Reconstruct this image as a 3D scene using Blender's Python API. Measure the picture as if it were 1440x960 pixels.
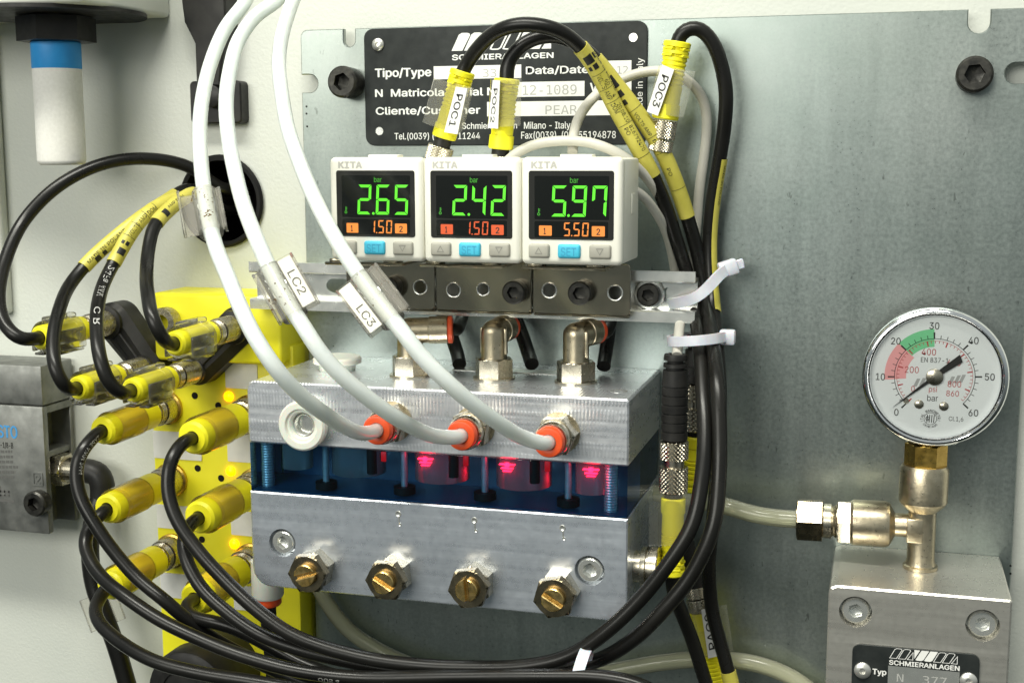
import bpy, bmesh, math, random
from mathutils import Vector as V, Matrix

# ------------------------------------------------------------------ scene, camera, light
random.seed(7)
for _o in list(bpy.data.objects):
    bpy.data.objects.remove(_o)
SC = bpy.context.scene
COL = SC.collection
S = 0.001                                   # everything below is written in millimetres
F, YAW, PIT, ROL, DIST = 1822.4, -0.278885, -0.145418, -0.002855, 400.0

def _basis():
    f = V((math.sin(YAW)*math.cos(PIT), math.cos(YAW)*math.cos(PIT), math.sin(PIT)))
    r = V((math.cos(YAW), -math.sin(YAW), 0))
    u = r.cross(f)
    return r*math.cos(ROL)+u*math.sin(ROL), -r*math.sin(ROL)+u*math.cos(ROL), f
CR, CU, CF = _basis()
CAM = V((0, -DIST, 0))
cam = bpy.data.objects.new('camera', bpy.data.cameras.new('camera'))
COL.objects.link(cam)
cam.data.sensor_width = 36
cam.data.lens = F*36/1440
cam.data.clip_start = 0.01
cam.data.clip_end = 20
M = Matrix((( CR.x, CU.x, -CF.x, 0), (CR.y, CU.y, -CF.y, -DIST*S), (CR.z, CU.z, -CF.z, 0), (0, 0, 0, 1)))
cam.matrix_world = M
SC.camera = cam

W = bpy.data.worlds.new('World')
SC.world = W
W.use_nodes = True
_bg = W.node_tree.nodes['Background']
_bg.inputs[1].default_value = 0.42
def _room():
    # plain room: pale ceiling, mid walls, darker floor
    N, L = W.node_tree.nodes, W.node_tree.links
    tc = N.new('ShaderNodeTexCoord'); sx = N.new('ShaderNodeSeparateXYZ'); mr = N.new('ShaderNodeMapRange')
    L.new(tc.outputs['Generated'], sx.inputs[0]); L.new(sx.outputs['Z'], mr.inputs['Value'])
    mr.inputs['From Min'].default_value = -1; mr.inputs['From Max'].default_value = 1
    r = N.new('ShaderNodeValToRGB'); L.new(mr.outputs[0], r.inputs[0])
    e = r.color_ramp.elements
    e[0].position = 0.25; e[0].color = (.065, .08, .072, 1)
    e[1].position = 0.85; e[1].color = (.90, .97, .95, 1)
    for p, c in ((.37, (.25, .285, .275, 1)), (.5, (.50, .57, .57, 1)), (.6, (.76, .84, .83, 1))):
        m = e.new(p); m.color = c
    L.new(r.outputs[0], _bg.inputs[0])
_room()

def area(name, loc, target, size, size_y, power, color):
    l = bpy.data.lights.new(name, 'AREA')
    l.shape = 'RECTANGLE'; l.size = size; l.size_y = size_y
    l.energy = power; l.color = color
    o = bpy.data.objects.new(name, l)
    o.location = loc
    o.rotation_euler = (V(target)-V(loc)).to_track_quat('-Z', 'Y').to_euler()
    COL.objects.link(o)
    return o
# fluorescent row above the open cabinet's front; wide source front-left near eye level
area('ceiling_lamp_near', (-0.22, -0.56, 0.86), (-0.14, 0, -0.05), 0.90, 0.14, 16.5, (1.0, 0.985, 0.88))
area('room_lamp_far', (-0.52, -1.25, 0.34), (-0.15, 0, -0.02), 0.9, 0.45, 9.6, (1.0, 0.985, 0.89))

SC.view_settings.view_transform = 'Standard'
SC.view_settings.look = 'None'
SC.view_settings.gamma = 1
SC.view_settings.exposure = 0.0
SC.view_settings.use_curve_mapping = False

# ------------------------------------------------------------------ geometry helpers
def at(a, b, Y=0.0):
    """photo pixel -> point (mm) in the plane at depth Y"""
    d = CF + CR*((a-720)/F) + CU*((480-b)/F)
    return CAM + d*((Y+DIST)/d.y)
def px(p):
    v = p-CAM
    return 720+F*v.dot(CR)/v.dot(CF), 480-F*v.dot(CU)/v.dot(CF)

class MB:
    def __init__(s): s.v = []; s.f = []; s.m = []
    def add(s, vs, fs, mi=0):
        n = len(s.v); s.v += [V(p) for p in vs]
        s.f += [tuple(i+n for i in f) for f in fs]; s.m += [mi]*len(fs)
        return s
ORI = {}
def origin_of(o): return ORI.get(o.name, V((0, 0, 0)))

def tag(o, label=None, cat=None, group=None, kind=None):
    if label: o['label'] = label
    if cat: o['category'] = cat
    if group: o['group'] = group
    if kind: o['kind'] = kind
    return o

def thing(name, loc, label, cat, group=None):
    o = bpy.data.objects.new(name, None)
    o.empty_display_size = 0.005
    COL.objects.link(o)
    o.location = V(loc)*S
    ORI[o.name] = V(loc)
    return tag(o, label, cat, group)

def obj(name, mb, mat, parent=None, sharp=38, smooth=True, label=None):
    me = bpy.data.meshes.new(name)
    if parent is not None:
        org = origin_of(parent)
    else:
        lo = V((min(v.x for v in mb.v), min(v.y for v in mb.v), min(v.z for v in mb.v)))
        hi = V((max(v.x for v in mb.v), max(v.y for v in mb.v), max(v.z for v in mb.v)))
        org = V(((lo.x+hi.x)/2, (lo.y+hi.y)/2, lo.z))
    me.from_pydata([tuple((v-org)*S) for v in mb.v], [], mb.f)
    mats = mat if isinstance(mat, (list, tuple)) else [mat]
    for m in mats: me.materials.append(m)
    if len(mats) > 1: me.polygons.foreach_set('material_index', mb.m)
    me.update()
    bm = bmesh.new(); bm.from_mesh(me)
    bmesh.ops.recalc_face_normals(bm, faces=bm.faces)
    bm.to_mesh(me); bm.free()
    if smooth:
        me.polygons.foreach_set('use_smooth', [True]*len(me.polygons))
        me.set_sharp_from_angle(angle=math.radians(sharp))
    o = bpy.data.objects.new(name, me)
    COL.objects.link(o)
    if parent is not None: o.parent = parent
    else: o.location = org*S
    ORI[o.name] = org
    if label: o['label'] = label
    return o

def frame(d, up=V((0, 0, 1))):
    d = V(d).normalized()
    if abs(d.dot(up)) > 0.95: up = V((1, 0, 0)) if abs(d.x) < .9 else V((0, 1, 0))
    x = up.cross(d).normalized()
    return x, d.cross(x), d

def hexr(r, t):
    a = (t % (math.pi/3))-math.pi/6
    return r*math.cos(math.pi/6)/math.cos(a)

def lathe(prof, o, d, n=32, mb=None, roll=0.0, up=V((0, 0, 1))):
    """prof: (s, r) or (s, r, 'hex'); closed on the axis where r == 0"""
    mb = mb or MB()
    o = V(o); x, y, z = frame(d, up)
    vs, rings = [], []
    for p in prof:
        if p[1] <= 1e-6:
            rings.append([len(vs)]); vs.append(o+z*p[0]); continue
        ring = []
        for i in range(n):
            t = 2*math.pi*i/n
            r = hexr(p[1], t) if len(p) > 2 else p[1]
            ring.append(len(vs)); vs.append(o+z*p[0]+x*(r*math.cos(t+roll))+y*(r*math.sin(t+roll)))
        rings.append(ring)
    fs = []
    for a, b in zip(rings, rings[1:]):
        if len(a) == 1 and len(b) == 1: continue
        for i in range(n):
            j = (i+1) % n
            if len(a) == 1: fs.append((a[0], b[j], b[i]))
            elif len(b) == 1: fs.append((a[i], a[j], b[0]))
            else: fs.append((a[i], a[j], b[j], b[i]))
    return mb.add(vs, fs)

def hexnut(o, d, R, L, c=.6, hole=0.0, roll=0.0, mb=None):
    """hexagonal prism with chamfered corners"""
    n = 36
    cr = R*.93
    prof = [(0, hole)] if hole else [(0, 0)]
    prof += [(0, R, 'hex'), (L-c*.6, R, 'hex'), (L, cr*.93)]
    prof += [(L, hole), (0, hole)] if hole else [(L, 0)]
    return lathe(prof, o, d, n, mb, roll)

def knurl(o, d, r, L, h=.28, nt=26, ns=None, mb=None, ends=True):
    """diamond-knurled sleeve"""
    mb = mb or MB(); o = V(o); x, y, z = frame(d)
    K = 4; n = nt*K
    pitch = 2*math.pi*r/nt
    rows = max(3, int(round(L/pitch*K)))
    tri = lambda q: abs((q % 1.0)-.5)*2
    vs, fs = [], []
    def ring(s, rf):
        b = len(vs)
        for i in range(n):
            t = 2*math.pi*i/n; rr = rf(i)
            vs.append(o+z*s+x*(rr*math.cos(t))+y*(rr*math.sin(t)))
        return b
    bs = []
    if ends: bs += [ring(0, lambda i: r*.55), ring(0, lambda i: r-h)]
    for k in range(rows+1):
        s = .15+(L-.3)*k/rows
        bs.append(ring(s, lambda i: r-h*max(tri(i/K/1+k/K), tri(i/K-k/K))))
    if ends: bs += [ring(L, lambda i: r-h), ring(L, lambda i: r*.55)]
    for a, b in zip(bs, bs[1:]):
        for i in range(n):
            j = (i+1) % n
            fs.append((a+i, a+j, b+j, b+i))
    return mb.add(vs, fs)

def rbox(c, size, bev=.5, seg=2, ax=None, mb=None):
    """bevelled box, centre c, size along axes ax"""
    mb = mb or MB(); c = V(c)
    ax = ax or (V((1, 0, 0)), V((0, 1, 0)), V((0, 0, 1)))
    bm = bmesh.new()
    bmesh.ops.create_cube(bm, size=1)
    for v in bm.verts: v.co = V((v.co.x*size[0], v.co.y*size[1], v.co.z*size[2]))
    if bev > 0:
        bmesh.ops.bevel(bm, geom=bm.edges[:], offset=bev, segments=seg, profile=.5, affect='EDGES')
    bm.verts.index_update()
    vs = [c+ax[0]*v.co.x+ax[1]*v.co.y+ax[2]*v.co.z for v in bm.verts]
    fs = [tuple(v.index for v in f.verts) for f in bm.faces]
    bm.free()
    return mb.add(vs, fs)

def rrect(x0, y0, x1, y1, r, n=6):
    pts = []
    for cx, cy, a0 in ((x1-r, y0+r, -90), (x1-r, y1-r, 0), (x0+r, y1-r, 90), (x0+r, y0+r, 180)):
        for i in range(n+1):
            a = math.radians(a0+90*i/n)
            pts.append((cx+r*math.cos(a), cy+r*math.sin(a)))
    return pts
def circ(cx, cy, r, n=28): return [(cx+r*math.cos(2*math.pi*i/n), cy+r*math.sin(2*math.pi*i/n)) for i in range(n)]
def slot(x0, x1, cy, r, n=8):
    return rrect(x0, cy-r, x1, cy+r, r*.999, n)

def inset(poly, c):
    n = len(poly); out = []
    area2 = sum(poly[i][0]*poly[(i+1) % n][1]-poly[(i+1) % n][0]*poly[i][1] for i in range(n))
    sg = 1 if area2 > 0 else -1
    for i in range(n):
        p, q, w = poly[i-1], poly[i], poly[(i+1) % n]
        a = V((q[0]-p[0], q[1]-p[1])).normalized(); b = V((w[0]-q[0], w[1]-q[1])).normalized()
        na = V((-a.y, a.x))*sg; nb = V((-b.y, b.x))*sg
        m = na+nb; l = m.length_squared
        m = m*(2/l) if l > 1e-9 else na
        if m.length > 3: m = m.normalized()*3
        out.append((q[0]+m.x*c, q[1]+m.y*c))
    return out

def fill2d(loops):
    bm = bmesh.new(); es = []
    for lp in loops:
        vs = [bm.verts.new((x, y, 0)) for x, y in lp]
        es += [bm.edges.new((vs[i], vs[(i+1) % len(vs)])) for i in range(len(vs))]
    bmesh.ops.triangle_fill(bm, use_beauty=True, use_dissolve=False, edges=es, normal=(0, 0, 1))
    bm.verts.index_update()
    vs = [(v.co.x, v.co.y) for v in bm.verts]
    fs = [tuple(v.index for v in f.verts) for f in bm.faces]
    bm.free()
    return vs, fs

XZ = (V((1, 0, 0)), V((0, 0, 1)), V((0, 1, 0)))   # drawing plane seen from the camera, thickness goes back
def plate(outer, holes, o, ax, th, ch=0.0, mb=None, back=True):
    """2-D outline with holes, thickness th along ax[2], front edge chamfered by ch"""
    mb = mb or MB(); o = V(o)
    P = lambda x, y, z: o+ax[0]*x+ax[1]*y+ax[2]*z
    front = inset(outer, ch) if ch else outer
    vs, fs = fill2d([front]+holes)
    mb.add([P(x, y, 0) for x, y in vs], fs)
    if back:
        vs, fs = fill2d([outer]+holes)
        mb.add([P(x, y, th) for x, y in vs], [f[::-1] for f in fs])
    n = len(outer); q = lambda a, b: [(i, (i+1) % n, n+(i+1) % n, n+i) for i in range(n)]
    if ch:
        mb.add([P(x, y, 0) for x, y in front]+[P(x, y, ch) for x, y in outer], q(0, 0))
    mb.add([P(x, y, ch) for x, y in outer]+[P(x, y, th) for x, y in outer], q(0, 0))
    for h in holes:
        m = len(h)
        mb.add([P(x, y, 0) for x, y in h]+[P(x, y, th) for x, y in h], [(i, (i+1) % m, m+(i+1) % m, m+i) for i in range(m)])
    return mb

class Path:
    """smooth curve through points (mm)"""
    def __init__(s, pts, step=1.4):
        P = [V(p) for p in pts]
        P = [P[0]*2-P[1]]+P+[P[-1]*2-P[-2]]
        out = []
        for i in range(1, len(P)-2):
            p0, p1, p2, p3 = P[i-1:i+3]
            k = [0.0]
            for a, b in ((p0, p1), (p1, p2), (p2, p3)): k.append(k[-1]+max(1e-4, (b-a).length**.5))
            n = max(2, int((p2-p1).length/step))
            for j in range(n):
                t = k[1]+(k[2]-k[1])*j/n
                A1 = p0*((k[1]-t)/(k[1]-k[0]))+p1*((t-k[0])/(k[1]-k[0]))
                A2 = p1*((k[2]-t)/(k[2]-k[1]))+p2*((t-k[1])/(k[2]-k[1]))
                A3 = p2*((k[3]-t)/(k[3]-k[2]))+p3*((t-k[2])/(k[3]-k[2]))
                B1 = A1*((k[2]-t)/(k[2]-k[0]))+A2*((t-k[0])/(k[2]-k[0]))
                B2 = A2*((k[3]-t)/(k[3]-k[1]))+A3*((t-k[1])/(k[3]-k[1]))
                out.append(B1*((k[2]-t)/(k[2]-k[1]))+B2*((t-k[1])/(k[2]-k[1])))
        out.append(P[-2])
        for _ in range(3):                      # relax the kinks of the control points
            out = [out[0]]+[(out[i-1]+out[i]*2+out[i+1])/4 for i in range(1, len(out)-1)]+[out[-1]]
        s.p = out
        s.s = [0.0]
        for a, b in zip(out, out[1:]): s.s.append(s.s[-1]+(b-a).length)
        s.L = s.s[-1]
    def idx(s, d):
        lo, hi = 0, len(s.s)-2
        while lo < hi:
            m = (lo+hi+1)//2
            if s.s[m] <= d: lo = m
            else: hi = m-1
        return lo
    def P(s, d):
        i = s.idx(d); t = (d-s.s[i])/max(1e-6, s.s[i+1]-s.s[i])
        return s.p[i].lerp(s.p[i+1], t)
    def T(s, d):
        e = 1.0
        return (s.P(min(s.L, d+e))-s.P(max(0, d-e))).normalized()
    def near(s, a, b):
        best = min(range(len(s.p)), key=lambda i: (px(s.p[i])[0]-a)**2+(px(s.p[i])[1]-b)**2)
        return s.s[best]
    def view(s, d):
        """frame on the curve: towards the viewer's side, sideways, along"""
        p, t = s.P(d), s.T(d)
        c = (CAM-p); c = (c-t*c.dot(t)).normalized()
        return p, c, t.cross(c), t
    def tube(s, r, s0=None, s1=None, n=18, caps=True, mb=None, a0=None, a1=None, rf=None):
        mb = mb or MB()
        s0 = 0 if s0 is None else s0; s1 = s.L if s1 is None else s1
        k = max(2, int((s1-s0)/1.4))
        vs = []; x = None
        full = a0 is None
        m = n if full else n+1
        for i in range(k+1):
            d = s0+(s1-s0)*i/k
            p, t = s.P(d), s.T(d)
            if full:
                if x is None: x, y, _ = frame(t)
                x = (x-t*x.dot(t)).normalized(); y = t.cross(x)
            else:
                p, x, y, t = s.view(d)
            for j in range(m):
                a = 2*math.pi*j/n if full else a0+(a1-a0)*j/n
                rr = r if rf is None else rf(d)
                vs.append(p+x*(rr*math.cos(a))+y*(rr*math.sin(a)))
        fs = []
        for i in range(k):
            for j in range(n):
                j2 = (j+1) % m
                fs.append((i*m+j, i*m+j2, (i+1)*m+j2, (i+1)*m+j))
        if caps and full:
            fs += [tuple(range(m))[::-1], tuple(range(k*m, k*m+m))]
        return mb.add(vs, fs)

# ------------------------------------------------------------------ lettering
_TX = {}
FONT = MONO = None
STAMPED = ('KITA', 'PEAR', '33', '12', '12-1089', 'N  377')
try:                                        # the sans-serif that ships with Blender; its default font otherwise
    import os
    FONT = bpy.data.fonts.load(os.path.join(bpy.utils.system_resource('DATAFILES'), 'fonts', 'Inter.woff2'))
    MONO = bpy.data.fonts.load(os.path.join(bpy.utils.system_resource('DATAFILES'), 'fonts', 'DejaVuSansMono.woff2'))
except Exception:
    FONT = None
def text_raw(t, bold=0.0, font_res=3):
    k = t
    if k not in _TX:
        c = bpy.data.curves.new('t', 'FONT')
        if FONT: c.font = MONO if t in STAMPED else FONT
        c.body = t; c.size = 1; c.resolution_u = font_res; c.fill_mode = 'FRONT'
        o = bpy.data.objects.new('t', c); COL.objects.link(o)
        dg = bpy.context.evaluated_depsgraph_get()
        me = bpy.data.meshes.new_from_object(o.evaluated_get(dg))
        vs = [(v.co.x, v.co.y) for v in me.vertices]
        fs = [tuple(p.vertices) for p in me.polygons]
        bpy.data.objects.remove(o); bpy.data.curves.remove(c); bpy.data.meshes.remove(me)
        xs = [v[0] for v in vs]; ys = [v[1] for v in vs]
        x0, x1, y0, y1 = min(xs), max(xs), min(ys), max(ys)
        _TX[k] = ([((x-x0)/(x1-x0), (y-y0)/(y1-y0)) for x, y in vs], fs, (x1-x0)/(y1-y0))
    return _TX[k]
def text_on(t, o, ux, uy, w, h=None, bold=0.0, mb=None):
    """lettering filling the parallelogram o + ux*w, uy*h"""
    vs, fs, asp = text_raw(t, bold)
    if h is None: h = w/asp
    if w is None: w = h*asp
    mb = mb or MB()
    n = ux.cross(uy).normalized(); lx, ly = ux.length, uy.length
    e = bold*1.3*h*ly                       # heavier strokes: shifted layers a hair above each other
    for k, (dx, dy) in enumerate([(0, 0), (e, 0), (-e, 0), (0, e*.6), (0, -e*.6)] if bold > 0 else [(0, 0)]):
        mb.add([V(o)+ux*(x*w+dx/lx)+uy*(y*h+dy/ly)+n*(.012*k) for x, y in vs], fs)
    return mb
def ptext(t, u0, v0, u1, v1, Y, bold=0.0, mb=None):
    a = at(u0, v1, Y); b = at(u1, v0, Y)
    return text_on(t, a, V((1, 0, 0)), V((0, 0, 1)), b.x-a.x, b.z-a.z, bold, mb)
def prect(u0, v0, u1, v1, Y, mb=None):
    a = at(u0, v1, Y); b = at(u1, v0, Y)
    mb = mb or MB()
    return mb.add([(a.x, Y, a.z), (b.x, Y, a.z), (b.x, Y, b.z), (a.x, Y, b.z)], [(0, 1, 2, 3)])
def text_wrap(path, t, s0, w, r, ang0, ang1, flip=1, bold=0.0, mb=None):
    """lettering along a cable from s0 over w mm between the two angles"""
    vs, fs, _ = text_raw(t, bold)
    mb = mb or MB(); out = []
    for x, y in vs:
        d = s0+(x*w if flip > 0 else -x*w)
        p, c, sd, _t = path.view(max(0, min(path.L, d)))
        a = ang0+(ang1-ang0)*y
        out.append(p+c*(r*math.cos(a))+sd*(r*math.sin(a)))
    return mb.add(out, fs)
# ------------------------------------------------------------------ materials
def mat(name, col, rough=.5, metal=0.0, **k):
    m = bpy.data.materials.new(name); m.use_nodes = True
    b = m.node_tree.nodes['Principled BSDF']
    b.inputs['Base Color'].default_value = (*col, 1)
    b.inputs['Roughness'].default_value = rough
    b.inputs['Metallic'].default_value = metal
    for kk, vv in k.items():
        b.inputs[kk.replace('_', ' ')].default_value = vv
    return m
def nodes(m): return m.node_tree.nodes, m.node_tree.links, m.node_tree.nodes['Principled BSDF']
def coord(m, scale=(1, 1, 1)):
    N, L, b = nodes(m)
    tc = N.new('ShaderNodeTexCoord'); mp = N.new('ShaderNodeMapping')
    mp.inputs['Scale'].default_value = scale
    L.new(tc.outputs['Object'], mp.inputs['Vector'])
    return mp.outputs['Vector']
def noise(m, vec, scale=1, detail=3, rough=.55):
    N, L, b = nodes(m)
    n = N.new('ShaderNodeTexNoise'); n.inputs['Scale'].default_value = scale
    n.inputs['Detail'].default_value = detail; n.inputs['Roughness'].default_value = rough
    L.new(vec, n.inputs['Vector'])
    return n.outputs['Fac']
def ramp(m, fac, stops):
    N, L, b = nodes(m)
    r = N.new('ShaderNodeValToRGB')
    e = r.color_ramp.elements
    while len(e) < len(stops): e.new(.5)
    for el, (p, c) in zip(e, stops):
        el.position = p; el.color = (*c, 1) if len(c) == 3 else c
    L.new(fac, r.inputs[0])
    return r.outputs[0]
def grey(v): return (v, v, v)
def mixc(m, a, b_, fac, mode='MULTIPLY'):
    N, L, b = nodes(m)
    x = N.new('ShaderNodeMix'); x.data_type = 'RGBA'; x.blend_type = mode
    x.inputs[0].default_value = fac
    L.new(a, x.inputs[6]); L.new(b_, x.inputs[7])
    return x.outputs[2]
def bump(m, h, strength=.2, dist=.0002):
    N, L, b = nodes(m)
    n = N.new('ShaderNodeBump'); n.inputs['Strength'].default_value = strength
    n.inputs['Distance'].default_value = dist
    L.new(h, n.inputs['Height'])
    prev = b.inputs['Normal'].links
    if prev: L.new(prev[0].from_socket, n.inputs['Normal'])
    L.new(n.outputs[0], b.inputs['Normal'])
def wear(m, lo, hi, scale=250, rlo=None, rhi=None, detail=4, bmp=0.0, sc=(1, 1, 1), bdist=.00002):
    """colour from lo to hi by noise, roughness along with it"""
    N, L, b = nodes(m)
    v = coord(m, sc); f = noise(m, v, scale, detail)
    L.new(ramp(m, f, [(.3, lo), (.7, hi)]), b.inputs['Base Color'])
    if rlo is not None:
        f2 = noise(m, v, scale*2.3, 3)
        L.new(ramp(m, f2, [(.3, grey(rlo)), (.7, grey(rhi))]), b.inputs['Roughness'])
    if bmp: bump(m, noise(m, v, scale*5, 2), bmp, bdist)
    return m
def clear(name, tint, gloss=.08, rough=.12, diff=0.0, dcol=(.8, .8, .75), ior=1.35, specks=False):
    """thin see-through plastic: lets light and shadow rays through with a tint"""
    m = bpy.data.materials.new(name); m.use_nodes = True
    N, L = m.node_tree.nodes, m.node_tree.links
    N.remove(N['Principled BSDF'])
    out = N['Material Output']
    t = N.new('ShaderNodeBsdfTransparent'); t.inputs[0].default_value = (*tint, 1)
    g = N.new('ShaderNodeBsdfGlossy'); g.inputs['Roughness'].default_value = rough
    fr = N.new('ShaderNodeFresnel'); fr.inputs['IOR'].default_value = ior
    mx = N.new('ShaderNodeMixShader')
    L.new(fr.outputs[0], mx.inputs[0])
    base = t.outputs[0]
    if diff > 0:
        d = N.new('ShaderNodeBsdfDiffuse'); d.inputs[0].default_value = (*dcol, 1)
        tr = N.new('ShaderNodeBsdfTranslucent'); tr.inputs[0].default_value = (*dcol, 1)
        m2 = N.new('ShaderNodeMixShader'); m2.inputs[0].default_value = .5
        L.new(d.outputs[0], m2.inputs[1]); L.new(tr.outputs[0], m2.inputs[2])
        m3 = N.new('ShaderNodeMixShader'); m3.inputs[0].default_value = diff
        L.new(t.outputs[0], m3.inputs[1]); L.new(m2.outputs[0], m3.inputs[2])
        base = m3.outputs[0]
    if specks:
        tc = N.new('ShaderNodeTexCoord'); n1 = N.new('ShaderNodeTexNoise'); n2 = N.new('ShaderNodeTexNoise')
        n1.inputs['Scale'].default_value = 1500; n1.inputs['Detail'].default_value = 1
        n2.inputs['Scale'].default_value = 180; n2.inputs['Detail'].default_value = 2
        mm = N.new('ShaderNodeMath'); mm.operation = 'MULTIPLY'; r_ = N.new('ShaderNodeValToRGB')
        for n_ in (n1, n2): L.new(tc.outputs['Object'], n_.inputs['Vector'])
        L.new(n1.outputs['Fac'], mm.inputs[0]); L.new(n2.outputs['Fac'], mm.inputs[1]); L.new(mm.outputs[0], r_.inputs[0])
        r_.color_ramp.elements[0].position = .40; r_.color_ramp.elements[1].position = .43
        dd_ = N.new('ShaderNodeBsdfDiffuse'); dd_.inputs[0].default_value = (.10, .06, .025, 1)
        m4 = N.new('ShaderNodeMixShader'); L.new(r_.outputs[0], m4.inputs[0]); L.new(base, m4.inputs[1]); L.new(dd_.outputs[0], m4.inputs[2])
        base = m4.outputs[0]
    L.new(base, mx.inputs[1]); L.new(g.outputs[0], mx.inputs[2])
    L.new(mx.outputs[0], out.inputs[0])
    return m
def emit(name, col, st, base=(0, 0, 0)):
    m = mat(name, base, .4)
    b = m.node_tree.nodes['Principled BSDF']
    b.inputs['Emission Color'].default_value = (*col, 1)
    b.inputs['Emission Strength'].default_value = st
    return m

# galvanised sheet: soft blotches, fine grain, small scratches
galv = mat('galvanised_steel', (.5, .53, .53), .40, .85)
def _g():
    N, L, b = nodes(galv)
    v = coord(galv)
    f1 = noise(galv, v, 26, 6, .62); f2 = noise(galv, v, 900, 3, .7); f3 = noise(galv, v, 7, 2)
    st = noise(galv, coord(galv, (160, 160, 14)), 1, 4, .6)
    c = mixc(galv, ramp(galv, f1, [(.3, (.31, .355, .335)), (.7, (.40, .435, .42))]), ramp(galv, f2, [(.25, grey(.80)), (.75, grey(1.0))]), 1)
    c = mixc(galv, c, ramp(galv, f3, [(.35, (.88, .93, .93)), (.65, (1, 1, .98))]), 1)
    c = mixc(galv, c, ramp(galv, st, [(.3, grey(.90)), (.6, grey(1))]), 1)
    sp = noise(galv, coord(galv, (700, 700, 260)), 1, 2)
    ms = noise(galv, coord(galv, (60, 60, 16)), 1, 3)
    k = N.new('ShaderNodeMath'); k.operation = 'ADD'
    L.new(ramp(galv, sp, [(.27, grey(0)), (.31, grey(1))]), k.inputs[0]); L.new(ramp(galv, ms, [(.50, grey(1)), (.58, grey(0))]), k.inputs[1])
    k.use_clamp = True
    c = mixc(galv, c, ramp(galv, k.outputs[0], [(0, grey(.55)), (1, grey(1))]), .8)
    L.new(c, b.inputs['Base Color'])
    L.new(mixc(galv, ramp(galv, f2, [(.3, grey(.29)), (.7, grey(.40))]), ramp(galv, st, [(.3, grey(.9)), (.7, grey(1))]), 1), b.inputs['Roughness'])
    bump(galv, f2, .10, .00003)
_g()
paint = mat('cabinet_paint', (.70, .73, .68), .42)
def _p():
    N, L, b = nodes(paint)
    v = coord(paint)
    f = noise(paint, v, 850, 2, .5)
    bump(paint, f, .45, .0002)
    f3 = noise(paint, v, 14, 4)
    L.new(ramp(paint, f3, [(.3, (.56, .585, .54)), (.7, (.63, .645, .59))]), b.inputs['Base Color'])
_p()
box_paint = wear(mat('housing_paint', (.7, .72, .66), .45), (.66, .68, .62), (.73, .74, .68), 60, bmp=.2)
cav = mat('dark_cavity', (.015, .012, .01), .8)

def alu(name, lo, hi, sc, rough=(.28, .38), mill=0.0):
    m = mat(name, hi, .35, .82)
    N, L, b = nodes(m)
    v = coord(m, sc); v0 = coord(m)
    f = noise(m, v, 1, 4, .6); g = noise(m, v0, 70, 4, .6); h = noise(m, v0, 600, 3)
    c = mixc(m, ramp(m, f, [(.3, lo), (.7, hi)]), ramp(m, g, [(.3, grey(.94)), (.65, grey(1))]), 1)
    L.new(c, b.inputs['Base Color'])
    L.new(mixc(m, ramp(m, f, [(.3, grey(rough[0])), (.7, grey(rough[1]))]), ramp(m, h, [(.3, grey(.8)), (.7, grey(1))]), 1), b.inputs['Roughness'])
    bump(m, f, .12, .00002)
    bump(m, h, .10, .00001)
    if mill:
        N2 = N.new('ShaderNodeTexWave'); N2.inputs['Scale'].default_value = 1.0
        N2.bands_direction = 'X'
        vm = coord(m, (300, 1, 1)); L.new(vm, N2.inputs['Vector'])
        N2.inputs['Distortion'].default_value = .4
        k = noise(m, coord(m, (25, 25, 260)), 1, 2)
        mm = N.new('ShaderNodeMath'); mm.operation = 'MULTIPLY'
        L.new(N2.outputs['Fac'], mm.inputs[0]); L.new(ramp(m, k, [(.45, grey(0)), (.6, grey(1))]), mm.inputs[1])
        bump(m, mm.outputs[0], mill, .00006)
    return m
alu_up = alu('milled_aluminium', (.78, .80, .85), (.92, .935, .97), (12, 60, 420), mill=1.0)
alu_lo = alu('brushed_aluminium', (.68, .73, .81), (.82, .87, .95), (8, 60, 300))
alu_blk = alu('block_aluminium', (.68, .655, .595), (.78, .755, .69), (10, 60, 380))
steel_dark = wear(mat('bronzed_steel', (.2, .18, .13), .34, 1.0), (.30, .268, .20), (.38, .345, .26), 45, .12, .20)
zinc = wear(mat('zinc_steel', (.74, .75, .71), .28, .82), (.74, .755, .72), (.84, .84, .80), 120, .2, .28)
nickel = wear(mat('nickel', (.70, .66, .56), .25, 1.0), (.52, .475, .375), (.64, .59, .48), 200, .22, .32, bmp=.05)
nickel_cast = wear(mat('cast_nickel', (.66, .58, .42), .3, 1.0), (.50, .43, .30), (.64, .56, .41), 400, .26, .38, bmp=.5, bdist=.00006)
brass = wear(mat('brass', (.8, .56, .22), .25, 1.0), (.66, .44, .14), (.88, .64, .28), 300, .2, .35, bmp=.1)
brass_dull = wear(mat('dull_brass', (.55, .36, .08), .3, 1.0), (.42, .26, .05), (.62, .42, .11), 240, .22, .4, bmp=.15)
chrome = mat('chrome', (.86, .87, .88), .08, 1.0)
black_ox = wear(mat('black_oxide', (.03, .03, .028), .35, .6), (.018, .018, .017), (.06, .058, .05), 400, .28, .5, bmp=.15)
cast_grey = wear(mat('cast_alloy', (.30, .31, .30), .5, .75), (.17, .175, .165), (.28, .285, .27), 130, .42, .62, bmp=.4, bdist=.00005)
cable_blk = wear(mat('black_pvc', (.010, .010, .009), .28), (.006, .006, .0055), (.013, .0125, .011), 45, .24, .36)
black_pl = wear(mat('black_plastic', (.014, .014, .013), .42), (.010, .010, .010), (.024, .023, .021), 150, .36, .52, bmp=.12)
label_blk = wear(mat('anodised_black', (.02, .024, .024), .42), (.015, .018, .018), (.028, .032, .031), 200, .36, .5, bmp=.12)
cable_gry = wear(mat('grey_pvc', (.55, .54, .48), .42), (.50, .49, .43), (.60, .58, .52), 90, bmp=.08)
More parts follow.
